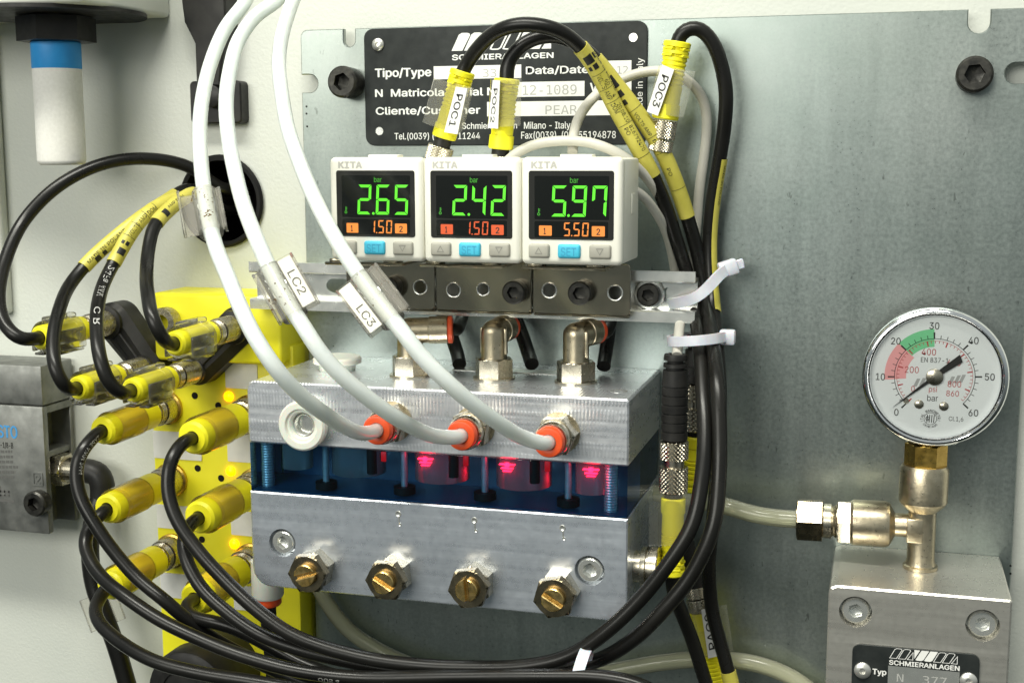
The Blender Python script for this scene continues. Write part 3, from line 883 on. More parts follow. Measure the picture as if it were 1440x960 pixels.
for (u, v), an in zip(((430, 808), (540, 818), (657, 829), (778, 842)), (18, -30, 95, -30)):
    c = at(u, v, -60.0); o = V((c.x, MF, c.z))
    f = obj('adjusting_screw', hexnut(o, (0, -1, 0), 6.1, 4.6, roll=random.random()), nickel, man, smooth=False)
    obj('dark_nut_face', hexnut(o+V((0, -4.7, 0)), (0, -1, 0), 6.3, 2.8, hole=3.4, roll=random.random()*.5), nut_brn, f, smooth=False)  # separate darker nut puts the front face's dark reflection into the colour
    mb = lathe([(4.2, 0), (4.2, 3.35), (7.6, 3.35), (7.6, 0)], o, (0, -1, 0), 32)
    ca, sa = math.cos(math.radians(an)), math.sin(math.radians(an))
    ex, ez = X_*ca+Z_*sa, Z_*ca-X_*sa
    g = .55
    for s_ in (-1, 1):
        q = [(3.35*math.cos(t), 3.35*math.sin(t)) for t in [math.asin(g/3.35)+(math.pi-2*math.asin(g/3.35))*i/18 for i in range(19)]]
        if s_ < 0: q = [(x, -y) for x, y in q][::-1]
        plate(q, [], V((o.x, o.y-9.2, o.z)), (ex, ez, Y_), 1.7, .25, mb)
    obj('slotted_stem', mb, brass, f, 30)

c = at(434, 594, MF)
rg = obj('nylon_bushing', lathe([(0, 3.4), (0, 6.6), (2.6, 6.8), (3.0, 7.5), (4.8, 7.5), (5.5, 6.9), (5.5, 5.2), (4.6, 4.8), (4.6, 4.2), (3.9, 3.6), (1.2, 3.4)], c, (0, -1, 0), 40), nylon, man)
obj('threaded_bore', lathe([(.2, 0), (.2, 3.3), (3.6, 3.3)]+[(3.4, 3.0), (3.0, 3.2), (2.6, 2.9), (2.2, 3.1), (1.8, 2.8), (1.0, 2.7), (1.0, 0)], c, (0, -1, 0), 28), zinc, rg)
obj('nylon_plug', lathe([(0, 0), (0, 5.6), (1.6, 5.8), (2.4, 7.6), (3.8, 7.6), (4.4, 7.0), (4.4, 0)], (-164, -27.3, -68), (0, 0, 1), 40), nylon, man)
obj('threaded_hole', lathe([(0, 1.6), (.05, 2.6), (.12, 2.6), (.1, 1.9), (.06, 1.8)], (-71.2, -40.4, -68.02), (0, 0, 1), 24), zinc, man)
kn = lathe([(0, 0), (0, 4.6), (2.2, 4.6), (2.2, 5.8), (3.6, 6.0), (3.8, 5.2), (4.6, 5.2), (4.6, 6.0), (6.8, 6.0), (7.1, 5.6), (7.1, 0)], (-66, -39.9, -119.5), (1, 0, 0), 40)
obj('side_plug', kn, nickel, man, 30)
for u, v in ((560, 722), (667, 731), (791, 742)):
    mb = MB()
    for dv, r in ((0, 1.0), (15, .6)):
        lathe([(0, 0), (-.0, r), (.22, r*.8), (.1, r*.4), (.05, 0)], at(u+dv*.15, v+dv, MF), (0, -1, 0), 12, mb)
    rbox(at(u+1, v+7, MF), (.5, .25, 2.2), .05, 1, mb=mb)
    obj('punched_mark', mb, zinc, lower)
# slot machined into the rear of the top face

obj('top_groove', rbox((-112, -15, -67.9), (34, 7, .25), .1, 1), zinc, upper)
# ------------------------------------------------------------------ cables, plugs, tubes
def P3(l): return [at(*q) for q in l]
CBR = 2.12                                  # radius of the black signal cables
def ribbon(path, w, t_, wd, mb=None):
    mb = mb or MB(); vs, fs = [], []
    k = len(path.p)
    for i, p in enumerate(path.p):
        T = path.T(path.s[i]); u = (wd-T*wd.dot(T)).normalized(); n = T.cross(u)
        for a, b in ((-1, -1), (1, -1), (1, 1), (-1, 1)): vs.append(p+u*(a*w/2)+n*(b*t_/2))
    for i in range(k-1):
        for j in range(4): fs.append((4*i+j, 4*i+(j+1) % 4, 4*i+4+(j+1) % 4, 4*i+4+j))
    fs += [(3, 2, 1, 0), (4*k-4, 4*k-3, 4*k-2, 4*k-1)]
    return mb.add(vs, fs)
def ribbed_plug(A, B, r, parent, m=yellow, name='plug_body', slots=True):
    """moulded plug from the cable end A to the nut end B"""
    A, B = V(A), V(B); L = (B-A).length; d = (B-A)/L
    pr = [(0, 2.3), (0, r*.96), (.3, r*1.02), (1.5, r*1.02), (1.7, r*.72), (2.5, r*.72), (2.6, r*.98), (3.5, r*.98), (3.6, r*.74), (4.4, r*.74), (4.5, r*.92)]
    s_ = 5.4
    while s_ < L*.55:
        pr += [(s_, r*.92), (s_+.15, r*.84), (s_+.6, r*.84), (s_+.75, r*.92)]; s_ += 1.3
    pr += [(L*.6, r*.9), (L*.8, r*.88), (L*.8+.1, r*.98), (L-.4, r), (L, r*.93), (L, 0)]
    o = obj(name, lathe(pr, A, d, 28), m, parent, 30)
    if slots:
        x, y, z = frame(d); mb = MB()
        for s0 in (2.1, 4.0):
            for k in range(4):
                a = k*math.pi/2+.5
                w = x*math.cos(a)+y*math.sin(a)
                rbox(A+d*s0+w*(r*.75), (r*.75, .75, r*.5), .1, 1, (x*-math.sin(a)+y*math.cos(a), d, w), mb)
        obj('strain_rib', mb, m, o)
    return o
def strip(parent, tl, tr, br, bl, Y, t_, mtx=ink, m=strip_white, frac=(.14, .86), hfrac=(.24, .80), th=.5):
    """printed label strip: text reads downwards, letter tops to the right"""
    p = [at(q[0], q[1], Y) for q in (tl, tr, br, bl)]
    bk = [q+V((0, th, 0)) for q in p]
    mb = MB().add(p+bk, [(0, 1, 2, 3), (7, 6, 5, 4), (0, 4, 5, 1), (1, 5, 6, 2), (2, 6, 7, 3), (3, 7, 4, 0)])
    s_ = obj('label_strip', mb, m, parent, smooth=False)
    dn = p[3]-p[0]; rt = p[1]-p[0]
    o = p[0]+dn*frac[0]+rt*hfrac[0]+V((0, -.04, 0))
    obj('label_text', text_on(t_, o, dn, rt, frac[1]-frac[0], hfrac[1]-hfrac[0], .02), mtx, parent, smooth=False)
    return s_
def clear_quad(name, parent, pts, Y, th, m):
    p = [at(u, v, Y) for u, v in pts]; bk = [q+V((0, th, 0)) for q in p]
    n = len(p)
    mb = MB().add(p+bk, [tuple(range(n)), tuple(range(2*n-1, n-1, -1))]+[(i, n+i, n+(i+1) % n, (i+1) % n) for i in range(n)])
    return obj(name, mb, m, parent, smooth=False)
def yellow_sleeve(pth, s0, s1, parent, marks, r=CBR+.28, a0=None, a1=None):
    """printed heat-shrink: marks = (text, start, width, low angle, high angle, flip, bold)"""
    sl = obj('printed_sleeve', pth.tube(r, s0, s1, 20, caps=True, a0=a0, a1=a1), sleeve_y, parent)
    for tx, d, w, b0, b1, fl, bd in marks:
        obj('sleeve_print', text_wrap(pth, tx, s0+d, w, r+.05, b0, b1, fl, bd), ink, sl, smooth=False)
    return sl
def sleeve_lines(pth, sl, ss, a0, a1, r=CBR+.33):
    mb = MB()
    for d in ss: pth.tube(r, d, d+.14, 8, False, mb, a0, a1)
    obj('sleeve_rule', mb, ink, sl)
def sleeve_bar(pth, sl, bars, r=CBR+.33):
    mb = MB()
    for d, w, a0, a1 in bars: pth.tube(r, d, d+w, 8, False, mb, a0, a1)
    obj('sleeve_mark', mb, ink, sl)

def box_plug(parent, u, v, r, nutY, style, Yt=-48, Lb=25):
    """round yellow plug pointing into the wall; returns its cable entry"""
    o = at(u, v, Yt); L = nutY-Yt
    prof = [(3.0, 0), (1.2, 2.0), (0, 2.3), (0, r*.80), (.9, r*.95), (5, r*.99), (7.5, r*.95), (8, r), (Lb*.7, r*1.0), (Lb*.7+.2, r*1.06), (Lb-.5, r*1.06), (Lb, r*.9), (Lb, 0)]
    b = obj('plug_body', lathe(prof, o, Y_, 32), yellow, parent, 30)
    s0 = Lb
    mb = lathe([(s0, 0), (s0, r*.86), (s0+1.2, r*.9), (s0+1.2, r*1.0)]+sum([[(s0+1.6+i*.9, r*1.0), (s0+1.9+i*.9, r*.9), (s0+2.3+i*.9, r*1.0)] for i in range(3)], [])+[(s0+4.6, 0)], o, Y_, 32)
    knurl(o+Y_*(s0+4.6), Y_, r*1.1, max(2.5, L-s0-4.6), .16, 40, mb=mb)
    obj('coupling_nut', mb, nickel, parent, 30)
    if style == 'amber':
        k = obj('marker_sleeve', lathe([(4.5, r+.25), (4.4, r+.75), (Lb*.68, r+.75), (Lb*.7, r+.3)], o, Y_, 32), amber, parent)
    else:
        mb = lathe([(3.0, r+.5), (2.8, r+1.1), (17.5, r+1.1), (17.7, r+.5)], o, Y_, 28)
        rbox(o+V((r*.1, 10.2, r+1.4)), (3.2, 14.6, 1.8), .7, 3, mb=mb)
        for sx in (-1, 1):
            rbox(o+V((sx*(r+.7), 10.2, -1.6)), (1.0, 14.6, r+2.6), .4, 2, mb=mb)
            rbox(o+V((sx*(r*.62), 10.2, -r-1.7)), (r*.9, 14.6, .8), .3, 2, mb=mb)
        obj('marker_sleeve', mb, clear_m, parent)
    return o
def entry(o): return [o+V((0, 2.5, 0)), o+V((0, -1.5, 0)), o+V((0, -5, -.4))]

# --- cables from the round hole to the upper plugs
def cable_thing(name, loc, label, group): return thing(name, loc, label, 'cable', group)
GL = 'black cables from the wall hole to yellow plugs'
hole = V((HX, WY+14, HZ))
ca = cable_thing('signal_cable', at(57, 475, -48), 'black cable looping widest, far left, over the white wall into a yellow plug', GL)
o = box_plug(ca, 55, 475, 3.9, -19.5, 'clear', Yt=-56, Lb=22)
pa = Path([hole+V((4, 0, 5)), hole+V((0, -12, 4))]+P3([(262, 233, 0), (200, 223, -10), (140, 232, -20), (80, 263, -30), (34, 310, -38), (8, 365, -48), (-2, 420, -58), (8, 458, -63), (28, 476, -64)])+[at(55, 475, -56)+V((0, -1.5, 0)), at(55, 475, -56)+V((0, 2.5, 0))])
obj('cable', pa.tube(CBR), cable_blk, ca)
cb_ = cable_thing('signal_cable', at(108, 547, -48), 'black cable with yellow printed sleeve, second from left, ending low', GL)
box_plug(cb_, 108, 546, 3.9, -19.5, 'clear', Yt=-56, Lb=22)
pb = Path([hole+V((2, 0, 2)), hole+V((-4, -12, 2))]+P3([(262, 266, -3), (237, 281, -10), (208, 299, -17), (165, 332, -24), (126, 367, -31), (100, 398, -38), (84, 433, -50), (75, 475, -59), (78, 518, -65), (91, 543, -64)])+[at(108, 546, -56)+V((0, -1.5, 0)), at(108, 546, -56)+V((0, 2.5, 0))])
obj('cable', pb.tube(CBR), cable_blk, cb_)
s0, s1 = pb.near(246, 276), pb.near(117, 374)
sl = yellow_sleeve(pb, s0, s1, cb_, [('MADE IN POLAND', s1-s0-1.5, 17, -.25, .25, -1, 0), ('VOLTS AMP', s1-s0-12, 12, -.95, -.6, -1, 0)])
sleeve_bar(pb, sl, [(s1-6.2, 2.2, -1.1, -.2), (s1-9, 1.6, -1.0, -.3)])
cc = cable_thing('signal_cable', at(187, 550, -48), 'black cable with yellow printed sleeve and white dotted digits down its front', GL)
box_plug(cc, 184, 549, 3.9, -19.5, 'clear', Yt=-56, Lb=22)
pc = Path([hole+V((0, 0, 0)), hole+V((-3, -12, -2))]+P3([(262, 276, -8), (238, 284, -16), (212, 296, -24), (188, 322, -30), (160, 370, -37), (146, 398, -43), (137, 433, -54), (136, 465, -62), (141, 505, -68), (154, 539, -68), (172, 553, -64)])+[at(184, 549, -56)+V((0, -1.5, 0)), at(184, 549, -56)+V((0, 2.5, 0))])
obj('cable', pc.tube(CBR), cable_blk, cc)
s0, s1 = pc.near(242, 268), pc.near(160, 372)
sl = yellow_sleeve(pc, s0, s1, cc, [('VOLTS AMP DOM', s1-s0-10, 13, -.35, .25, -1, .01), ('PO', 5, 2, -.3, .2, 1, .01)])
sleeve_bar(pc, sl, [(s1-5.4, 2.4, -.7, .35), (s1-8.2, 1.4, -.6, -.1), (s1-8.0, 1.2, .1, .5)])
sleeve_lines(pc, sl, [s1-10, s1-14.5, s1-19, s1-23], -1.2, .9)
for tx, d, w in (('24Fa', 2.2, 7.5), ('AWM', 12, 6), ('C R', 24, 8)):
    obj('cable_print', text_wrap(pc, tx, pc.near(160, 372)+d, w, CBR+.04, -.45, .45, 1, 0), mat('dotted_print', (.5, .5, .48), .6), cc, smooth=False)
cd = cable_thing('signal_cable', at(245, 483, -48), 'black cable with short yellow sleeve, nearest the milky tubes', GL)
box_plug(cd, 244, 483, 3.9, -19.5, 'clear', Yt=-56, Lb=22)
pd = Path([hole+V((0, 0, -3)), hole+V((-2, -12, -3))]+P3([(278, 272, -8), (256, 280, -18), (234, 298, -26), (217, 318, -32), (209, 350, -38), (206, 385, -46), (208, 415, -58), (214, 446, -65), (225, 470, -65)])+[at(244, 483, -56)+V((0, -1.5, 0)), at(244, 483, -56)+V((0, 2.5, 0))])
obj('cable', pd.tube(CBR), cable_blk, cd)
s0, s1 = pd.near(272, 272), pd.near(222, 312)
sl = yellow_sleeve(pd, s0, s1, cd, [('AMP DOM', s1-s0-6, 8, .1, .5, -1, 0)])
sleeve_bar(pd, sl, [(s1-5.0, 2.0, -.6, .5)])

# --- Y-splitters
def hull(p1, r1, p2, r2, n=14):
    d = V((p2[0]-p1[0], p2[1]-p1[1])); a = math.degrees(math.atan2(d.y, d.x))
    return arc(*p2, r2, a-90, a+90, n)+arc(*p1, r1, a+90, a+270, n)
def splitter(q1, r1, q2, r2, label):
    a, b = at(*q1, -56), at(*q2, -56)
    r = thing('cable_splitter', (b.x, -12, b.z-r2), label, 'splitter', 'black splitters on the yellow junction box')
    mb = plate(hull((a.x, a.z), r1, (b.x, b.z), r2), [], (0, -18.5, 0), XZ, 10.2, 2.8)
    obj('moulded_body', mb, black_pl, r)
    for c, rr in ((a, r1), (b, r2)):
        obj('socket_collar', lathe([(0, 0), (0, rr*.86), (1.2, rr*.84), (1.5, rr*.7), (1.5, 0)], (c.x, -18.5, c.z), (0, -1, 0), 32), black_pl, r)
    m = a.lerp(b, .5)
    obj('moulded_rib', plate(hull((a.x, a.z), r1*.25, (b.x, b.z), r2*.25), [], (0, -19.3, 0), XZ, 1.4, .4), black_pl, r)
    obj('rear_nut', knurl(V((m.x+4, -8.4, m.z)), Y_, 4.6, 3, .2, 36), nickel, r, 30)
    return r
splitter((55, 475), 6.6, (108, 546), 5.4, 'black splitter joining the two leftmost upper plugs')
splitter((244, 483), 6.6, (184, 549), 5.4, 'black splitter behind the leftmost milky tube')

# --- yellow junction box
jb = thing('junction_box', (-215, -4, -240), 'yellow junction box with white tiles and amber lamps behind the yellow plugs', 'junction box')
obj('housing', rbox((-215.6, -1.2, -152), (54.6, 14, 176), .8, 2), yellow_box, jb)
hd = rbox((-213.0, -4.6, -58.2), (47.0, 21, 23.0), 1.2, 3)
obj('head_block', hd, yellow_box, jb)
for u0, v0, u1, v1 in ((318, 512, 362, 545), (217, 609, 283, 643), (321, 611, 370, 648), (222, 712, 268, 741), (326, 721, 372, 751), (227, 808, 270, 838), (330, 826, 374, 856)):
    a, b = at(u0, v1, -8.3), at(u1, v0, -8.3)
    obj('label_tile', plate(rrect(a.x, a.z, b.x, b.z, .5), [], (0, -8.75, 0), XZ, .6, .1), strip_white, jb)
for u, v in ((322, 557), (325, 662), (330, 764)):
    obj('indicator_lamp', lathe([(0, 0), (0, 1.7), (.5, 1.7), (1.1, 1.1), (1.3, 0)], at(u, v, -8.2), (0, -1, 0), 20), led_y, jb)
for u, v in ((274, 556), (278, 658), (284, 758), (307, 570), (311, 672)):
    obj('fixing_hole', lathe([(0, 0), (0, 1.15), (.08, 1.2), (.08, 0)], at(u, v, -8.25), (0, -1, 0), 18), rubber, jb)
def socket(u, v, r):
    c = at(u, v, -10); obj('socket_ring', lathe([(0, 0), (0, r+.9), (1.2, r+.9), (1.6, r), (1.6, 0)], (c.x, -8.2, c.z), (0, -1, 0), 32), brass_dull, jb)
for q in ((143, 606, 4.7), (150, 716, 5.0), (153, 824, 5.0), (270, 616, 5.5), (279, 728, 5.5), (273, 842, 5.4)):
    c = at(q[0], q[1], -48); socket(*px(V((c.x, -10, c.z))), q[2]*1.05)
c = at(235, 452, -16)
obj('spare_socket', knurl((c.x, -20, c.z), Y_, 5.0, 5, .2, 36), nickel, jb, 30)

# --- lower plugs and their cables
GB = 'black cables plugged into the junction box'
def lower_cable(u, v, r, pts, label):
    c = cable_thing('signal_cable', at(u, v, -48), label, GB)
    o = box_plug(c, u, v, r, -9.5, 'amber', Lb=28)
    p = Path([o+V((0, 2.5, 0)), o+V((0, -1.5, 0))]+P3(pts))
    obj('cable', p.tube(CBR), cable_blk, c)
    return c, p
c1, p1 = lower_cable(143, 606, 4.7, [(128, 618, -54), (114, 636, -58), (107, 664, -60), (114, 701, -62), (135, 739, -63), (161, 776, -63), (195, 814, -63), (232, 844, -63), (262, 870, -60), (300, 897, -55), (345, 922, -52), (400, 948, -52), (450, 968, -52), (500, 990, -52)], 'black cable from the top left plug of the yellow junction box')
obj('cable_print', text_wrap(p1, 'TYPE AWM 2464', 7, 14, CBR+.04, -.9, -.3, 1, -.02), mat('dotted_print', (.45, .45, .42), .6), c1, smooth=False)
c2, p2 = lower_cable(150, 716, 5.0, [(138, 727, -52), (124, 742, -54), (119, 760, -56), (125, 784, -60), (143, 811, -64), (176, 838, -68), (225, 871, -70), (281, 898, -70), (337, 920, -70), (412, 941, -69), (500, 952, -68), (640, 951, -68), (760, 950, -68), (850, 952, -68), (900, 963, -68), (950, 990, -68)], 'black cable from the middle left plug running along the bottom under a cable tie')
obj('cable_print', text_wrap(p2, 'OUS 4', p2.near(452, 946), 6.5, CBR+.04, .5, 1.1, 1, 0), mat('dotted_print', (.3, .3, .28), .6), c2, smooth=False)
c3, p3 = lower_cable(153, 824, 5.0, [(142, 838, -54), (134, 852, -58), (139, 874, -63), (169, 902, -68), (217, 929, -72), (281, 946, -73), (356, 958, -73), (450, 974, -73), (560, 995, -73)], 'black cable from the bottom left plug sagging lowest')
c4, p4 = lower_cable(273, 842, 5.4, [(262, 852, -54), (266, 864, -57), (285, 871, -58), (310, 876, -58), (340, 887, -57), (380, 908, -56), (420, 930, -56), (480, 952, -56), (560, 970, -56), (640, 990, -56)], 'black cable from the bottom right plug of the junction box')

# --- the labelled sensor cables, both ends in view
GP = 'labelled sensor cables running down the right hand bundle'
poc1 = cable_thing('sensor_cable', at(624, 194, -38), 'black cable whose yellow plug carries the label POC1', GP)
A, B = at(651, 100, -38), at(624, 194, -38)
ribbed_plug(A, B, 3.6, poc1)
d = (B-A).normalized()
obj('black_neck', lathe([(-.5, 0), (-.5, 2.5), (3.2, 2.6), (3.2, 0)], B, d, 20), black_pl, poc1)
obj('coupling_nut', knurl(B+d*2.6, d, 3.9, 4.2, .3, 26, mb=knurl(B+d*7.0, d, 4.0, 3.4, .3, 26)), nickel, poc1, 30)
ms = clear_quad('marker_sleeve', poc1, [(610, 110), (664, 124), (650, 180), (632, 186), (594, 172)], -41.6, .4, clear_m)
strip(ms, (641, 122), (657, 124.5), (643, 189), (624.5, 186), -43.2, 'POC1', frac=(.15, .85))
clear_quad('marker_wing', ms, [(657, 124.5), (664, 124), (650, 181), (643, 189)], -43.0, 1.4, clear_m)
b1 = box_plug(poc1, 270, 616, 5.5, -9.5, 'amber', Lb=28)
pp1 = Path([A+d*3, A-d*.5]+P3([(658, 88, -38), (672, 68, -40), (694, 47, -42), (722, 36, -44), (752, 35, -44), (785, 43, -42), (812, 62, -38), (837, 96, -33), (866, 152, -28), (895, 204, -25), (918, 247, -22), (936, 290, -18), (952, 340, -14), (966, 385, -11), (976, 430, -14), (983, 480, -28), (989, 560, -42), (991, 610, -48), (987, 673, -54), (973, 738, -58), (940, 792, -60), (900, 842, -61), (853, 887, -62), (800, 922, -62), (740, 936, -62), (660, 938, -62), (590, 935, -63), (520, 926, -65), (450, 908, -67), (405, 889, -68), (360, 856, -68), (319, 818, -67), (277, 772, -66), (247, 727, -65), (236, 686, -63), (241, 646, -60), (255, 624, -55)])+[b1+V((0, -1.5, 0)), b1+V((0, 2.5, 0))])
obj('cable', pp1.tube(CBR), cable_blk, poc1)
s0, s1 = pp1.near(818, 68), pp1.near(919, 249)
sl = yellow_sleeve(pp1, s0, s1, poc1, [('VOLTS', 9.5, 4.2, .42, -.2, 1, .01), ('AMP', 14.6, 2.8, .40, -.2, 1, .01), ('DOM', 18.8, 3.2, .40, -.2, 1, .01), ('PO', 27, 2.2, .4, -.1, 1, .01), ('60', 11.5, 1.8, -.25, -.8, 1, 0), ('4', 16.4, .8, -.3, -.8, 1, 0), ('20.08.10', 19.6, 6.2, -.25, -.8, 1, 0), ('816792470', 27, 8.2, -.25, -.8, 1, 0), ('MADE IN POLAND', 3, 13, -.95, -1.35, 1, 0)])
sleeve_lines(pp1, sl, [s0+9.0, s0+14, s0+18.2, s0+26, s0+36.5], -1.3, .9)
sleeve_bar(pp1, sl, [(s0+2.2, 2.8, -.45, .65), (s0+5.6, 1.8, -.5, .1), (s0+5.8, 1.4, .35, .75), (s0+2.6, 1.8, -.9, -.6)])
poc2 = cable_thing('sensor_cable', at(704, 210, -38), 'black cable whose yellow plug carries the label POC2', GP)
A, B = at(713, 111, -38), at(704, 210, -38)
ribbed_plug(A, B, 3.6, poc2)
d = (B-A).normalized()
obj('black_neck', lathe([(-.5, 0), (-.5, 2.5), (3.2, 2.6), (3.2, 0)], B, d, 20), black_pl, poc2)
obj('coupling_nut', knurl(B+d*2.0, d, 3.6, 5, .3, 26), nickel, poc2, 30)
ms = clear_quad('marker_sleeve', poc2, [(690, 112), (733, 110), (731.5, 177), (686, 180)], -41.8, .4, clear_m)
strip(ms, (693, 113), (703, 113.5), (700, 181), (686, 180), -43.2, 'POC2', frac=(.17, .88))
b2 = box_plug(poc2, 279, 728, 5.5, -9.5, 'amber', Lb=28)
pp2 = Path([A+d*3, A-d*.5]+P3([(712, 97, -38), (721, 76, -37), (742, 58, -36), (773, 50, -35), (803, 57, -33), (832, 78, -30), (862, 114, -27), (895, 157, -24), (924, 199, -21), (945, 243, -18), (960, 285, -15), (974, 330, -12), (984, 370, -10), (992, 420, -12), (1000, 470, -26), (1009, 540, -42), (1012, 610, -48), (1011, 673, -52), (1003, 740, -56), (973, 807, -58), (933, 857, -59), (890, 899, -58), (840, 928, -56), (780, 942, -56), (700, 949, -57), (600, 948, -59), (500, 931, -62), (416, 911, -65), (360, 889, -66), (319, 860, -66), (283, 826, -65), (263, 789, -63), (258, 762, -60), (264, 742, -55)])+[b2+V((0, -1.5, 0)), b2+V((0, 2.5, 0))])
obj('cable', pp2.tube(CBR), cable_blk, poc2)
s0, s1 = pp2.near(838, 84), pp2.near(966, 303)
sl = yellow_sleeve(pp2, s0, s1, poc2, [('VOLTS AMP', 19, 8, .5, .05, 1, .01), ('DOM', 28.5, 3.6, .45, 0, 1, .01), ('PO', 38, 2.4, .45, 0, 1, .01)])
sleeve_lines(pp2, sl, [s0+18, s0+27.5, s0+33, s0+45], -1.3, .9)
sleeve_bar(pp2, sl, [(s0+6, 4, -.3, .8), (s0+11, 2, -.1, .8), (s0+14, 1.6, .2, .8)])
poc3 = cable_thing('sensor_cable', at(933, 163, -20), 'black cable whose yellow plug carries the label POC3', GP)
A, B = at(953, 59, -20), at(935, 168, -20)
ribbed_plug(A, B, 3.9, poc3)
d = (B-A).normalized()
obj('coupling_nut', knurl(B+d*.3, d, 3.9, 5.4, .3, 26, mb=knurl(B+d*6.0, d, 3.7, 3.4, .3, 26)), nickel, poc3, 30)
ms = clear_quad('marker_sleeve', poc3, [(927, 92), (978, 101), (960.5, 166), (909, 157)], -23.8, .4, clear_m)
strip(ms, (931, 91), (948, 98), (925, 163), (909.5, 157), -25.3, 'POC3', frac=(.18, .84))
pp3 = Path([A+d*3, A-d*.5]+P3([(957, 49, -20), (969, 38, -20), (987, 41, -19), (1003, 61, -18), (1015, 94, -17), (1021, 131, -16), (1019, 175, -14), (1012, 222, -12), (1001, 290, -10), (997, 350, -9), (1001, 420, -12), (1008, 480, -24), (1012, 560, -34), (1010, 640, -34), (1004, 720, -28), (997, 790, -23), (1001, 855, -20), (1012, 900, -20), (1024, 943, -20), (1036, 990, -20)]))
obj('cable', pp3.tube(CBR), cable_blk, poc3)
s0, s1 = pp3.near(1012, 222), pp3.near(1006, 440)
sl = yellow_sleeve(pp3, s0, s1, poc3, [('MADE IN POLAND', 2, 12, -.75, -1.1, 1, 0)], a0=-1.65, a1=-.30)
s0 = pp3.near(1024, 945)
yellow_sleeve(pp3, s0, s0+10, poc3, [])

# --- grey sensor leads
GG = 'pale grey sensor leads'
gy = [('pale grey lead arching highest, behind the POC3 plug', [(805, 214, -32), (806, 195, -29), (810, 175, -25), (822, 152, -20), (845, 128, -15), (883, 108, -12), (915, 100, -10), (948, 103, -9), (977, 122, -8), (991, 146, -7), (994, 178, -6), (990, 220, -5), (984, 262, -5), (980, 309, -5), (976, 355, -5), (968, 400, -7), (959, 440, -14), (955, 465, -26), (952, 500, -35)], 1.5),
      ('pale grey lead lying low across the tops of the two right sensors', [(712, 228, -42), (728, 214, -38), (752, 203, -36), (793, 198, -34), (832, 201, -33), (862, 212, -32), (885, 226, -29), (905, 245, -25), (925, 272, -20), (938, 305, -13), (948, 350, -7), (958, 400, -5), (962, 440, -5)], 1.45),
      ('pale grey lead coming out beside the sensor showing 5.97', [(870, 258, -36), (901, 273, -29), (922, 298, -22), (939, 333, -13), (948, 375, -7), (955, 420, -4), (960, 450, -4)], 1.4)]
for lb, pts, r in gy:
    p = Path(P3(pts))
    tag(obj('sensor_lead', p.tube(r, n=16), cable_gry), lb, 'cable', GG)

# --- in-line couplings beside the manifold
def inline(u, Y, v0, v1, v2, v3, label, clear_side=True, black_len=True):
    r = thing('inline_coupling', at(u, v3, Y), label, 'connector', 'in-line couplings beside the manifold')
    T, M1, M2, Bt = at(u+2, v0, Y), at(u, v1, Y), at(u-1, v2, Y), at(u-3, v3, Y)
    L = (M1-T).length; d = (M1-T).normalized()
    pr = [(0, 1.6), (0, 3.2), (.8, 3.4), (1.6, 3.4), (1.7, 2.4), (2.5, 2.4), (2.6, 3.4), (3.6, 3.5), (3.7, 2.7), (4.4, 2.7), (4.5, 3.5)]
    s_ = 9.0
    while s_ < L-2: pr += [(s_, 3.8), (s_+.1, 3.55), (s_+.5, 3.55), (s_+.6, 3.85)]; s_ += 2.6
    pr += [(L-.3, 3.9), (L, 3.5), (L, 0)]
    obj('black_body', lathe(pr, T, d, 28), black_pl, r, 30)
    L2 = (M2-M1).length
    mb = knurl(M1+d*.3, d, 4.3, L2*.34, .5, 20)
    lathe([(0, 0), (0, 3.0), (L2*.2, 3.0), (L2*.2, 0)], M1+d*(L2*.35), d, 24, mb)
    knurl(M1+d*(L2*.5), d, 4.3, L2*.48, .5, 20, mb=mb)
    obj('coupling_nut', mb, nickel, r, 30)
    d2 = (Bt-M2).normalized()
    obj('dark_neck', lathe([(0, 0), (0, 2.7), (2, 2.7), (2, 0)], M2, d2, 20), black_pl, r)
    ribbed_plug(Bt, M2+d2*1.4, 3.6, r)
    if clear_side:
        clear_quad('marker_sleeve', r, [(u-36, v2+4), (u+25, v2+4), (u+22, v2+75), (u-36, v2+75)], Y-4.4, .4, clear_thin)
    return r, Bt, d2
i1, bt, dd = inline(948, -35, 498, 618, 692, 807, 'in-line coupling with black body above a silver nut and yellow plug')
pt = Path([bt-dd*3, bt]+P3([(947, 830, -34), (958, 860, -30), (972, 895, -27), (988, 945, -25), (1004, 995, -25)]))
obj('cable', pt.tube(CBR), cable_blk, i1)
i2, bt, dd = inline(979, -18, 470, 538, 606, 690, 'in-line coupling half hidden behind the vertical black cables', False)
i3 = thing('inline_coupling', at(1000, 960, -12), 'yellow plug with a half hidden white label at the lower right of the bundle', 'connector', 'in-line couplings beside the manifold')
A, B = at(1012, 975, -12), at(986, 858, -12)
ribbed_plug(A, B, 3.9, i3)
d = (B-A).normalized()
obj('coupling_nut', knurl(B+d*.2, d, 3.9, 4, .3, 26, mb=knurl(B+d*4.6, d, 3.7, 3.4, .3, 26)), nickel, i3, 30)
obj('black_neck', lathe([(7, 0), (7, 3), (26, 2.6), (26, 0)], B, d, 20), black_pl, i3)
ms = clear_quad('marker_sleeve', i3, [(971, 857), (1022, 850), (1031, 915), (985, 925)], -15.9, .4, clear_m)
p = [at(*q, -16.6) for q in ((986, 857), (1001, 853), (1019, 920), (996, 925))]
mb = MB().add(p, [(0, 1, 2, 3)])
obj('label_strip', mb, strip_white, ms, smooth=False)
up = p[0]-p[3]; lf = p[0]-p[1]
obj('label_text', text_on('PAC2', p[3]+up*.16-lf*.86+V((0, -.05, 0)), up, lf, .72, .66, .02), ink, ms, smooth=False)

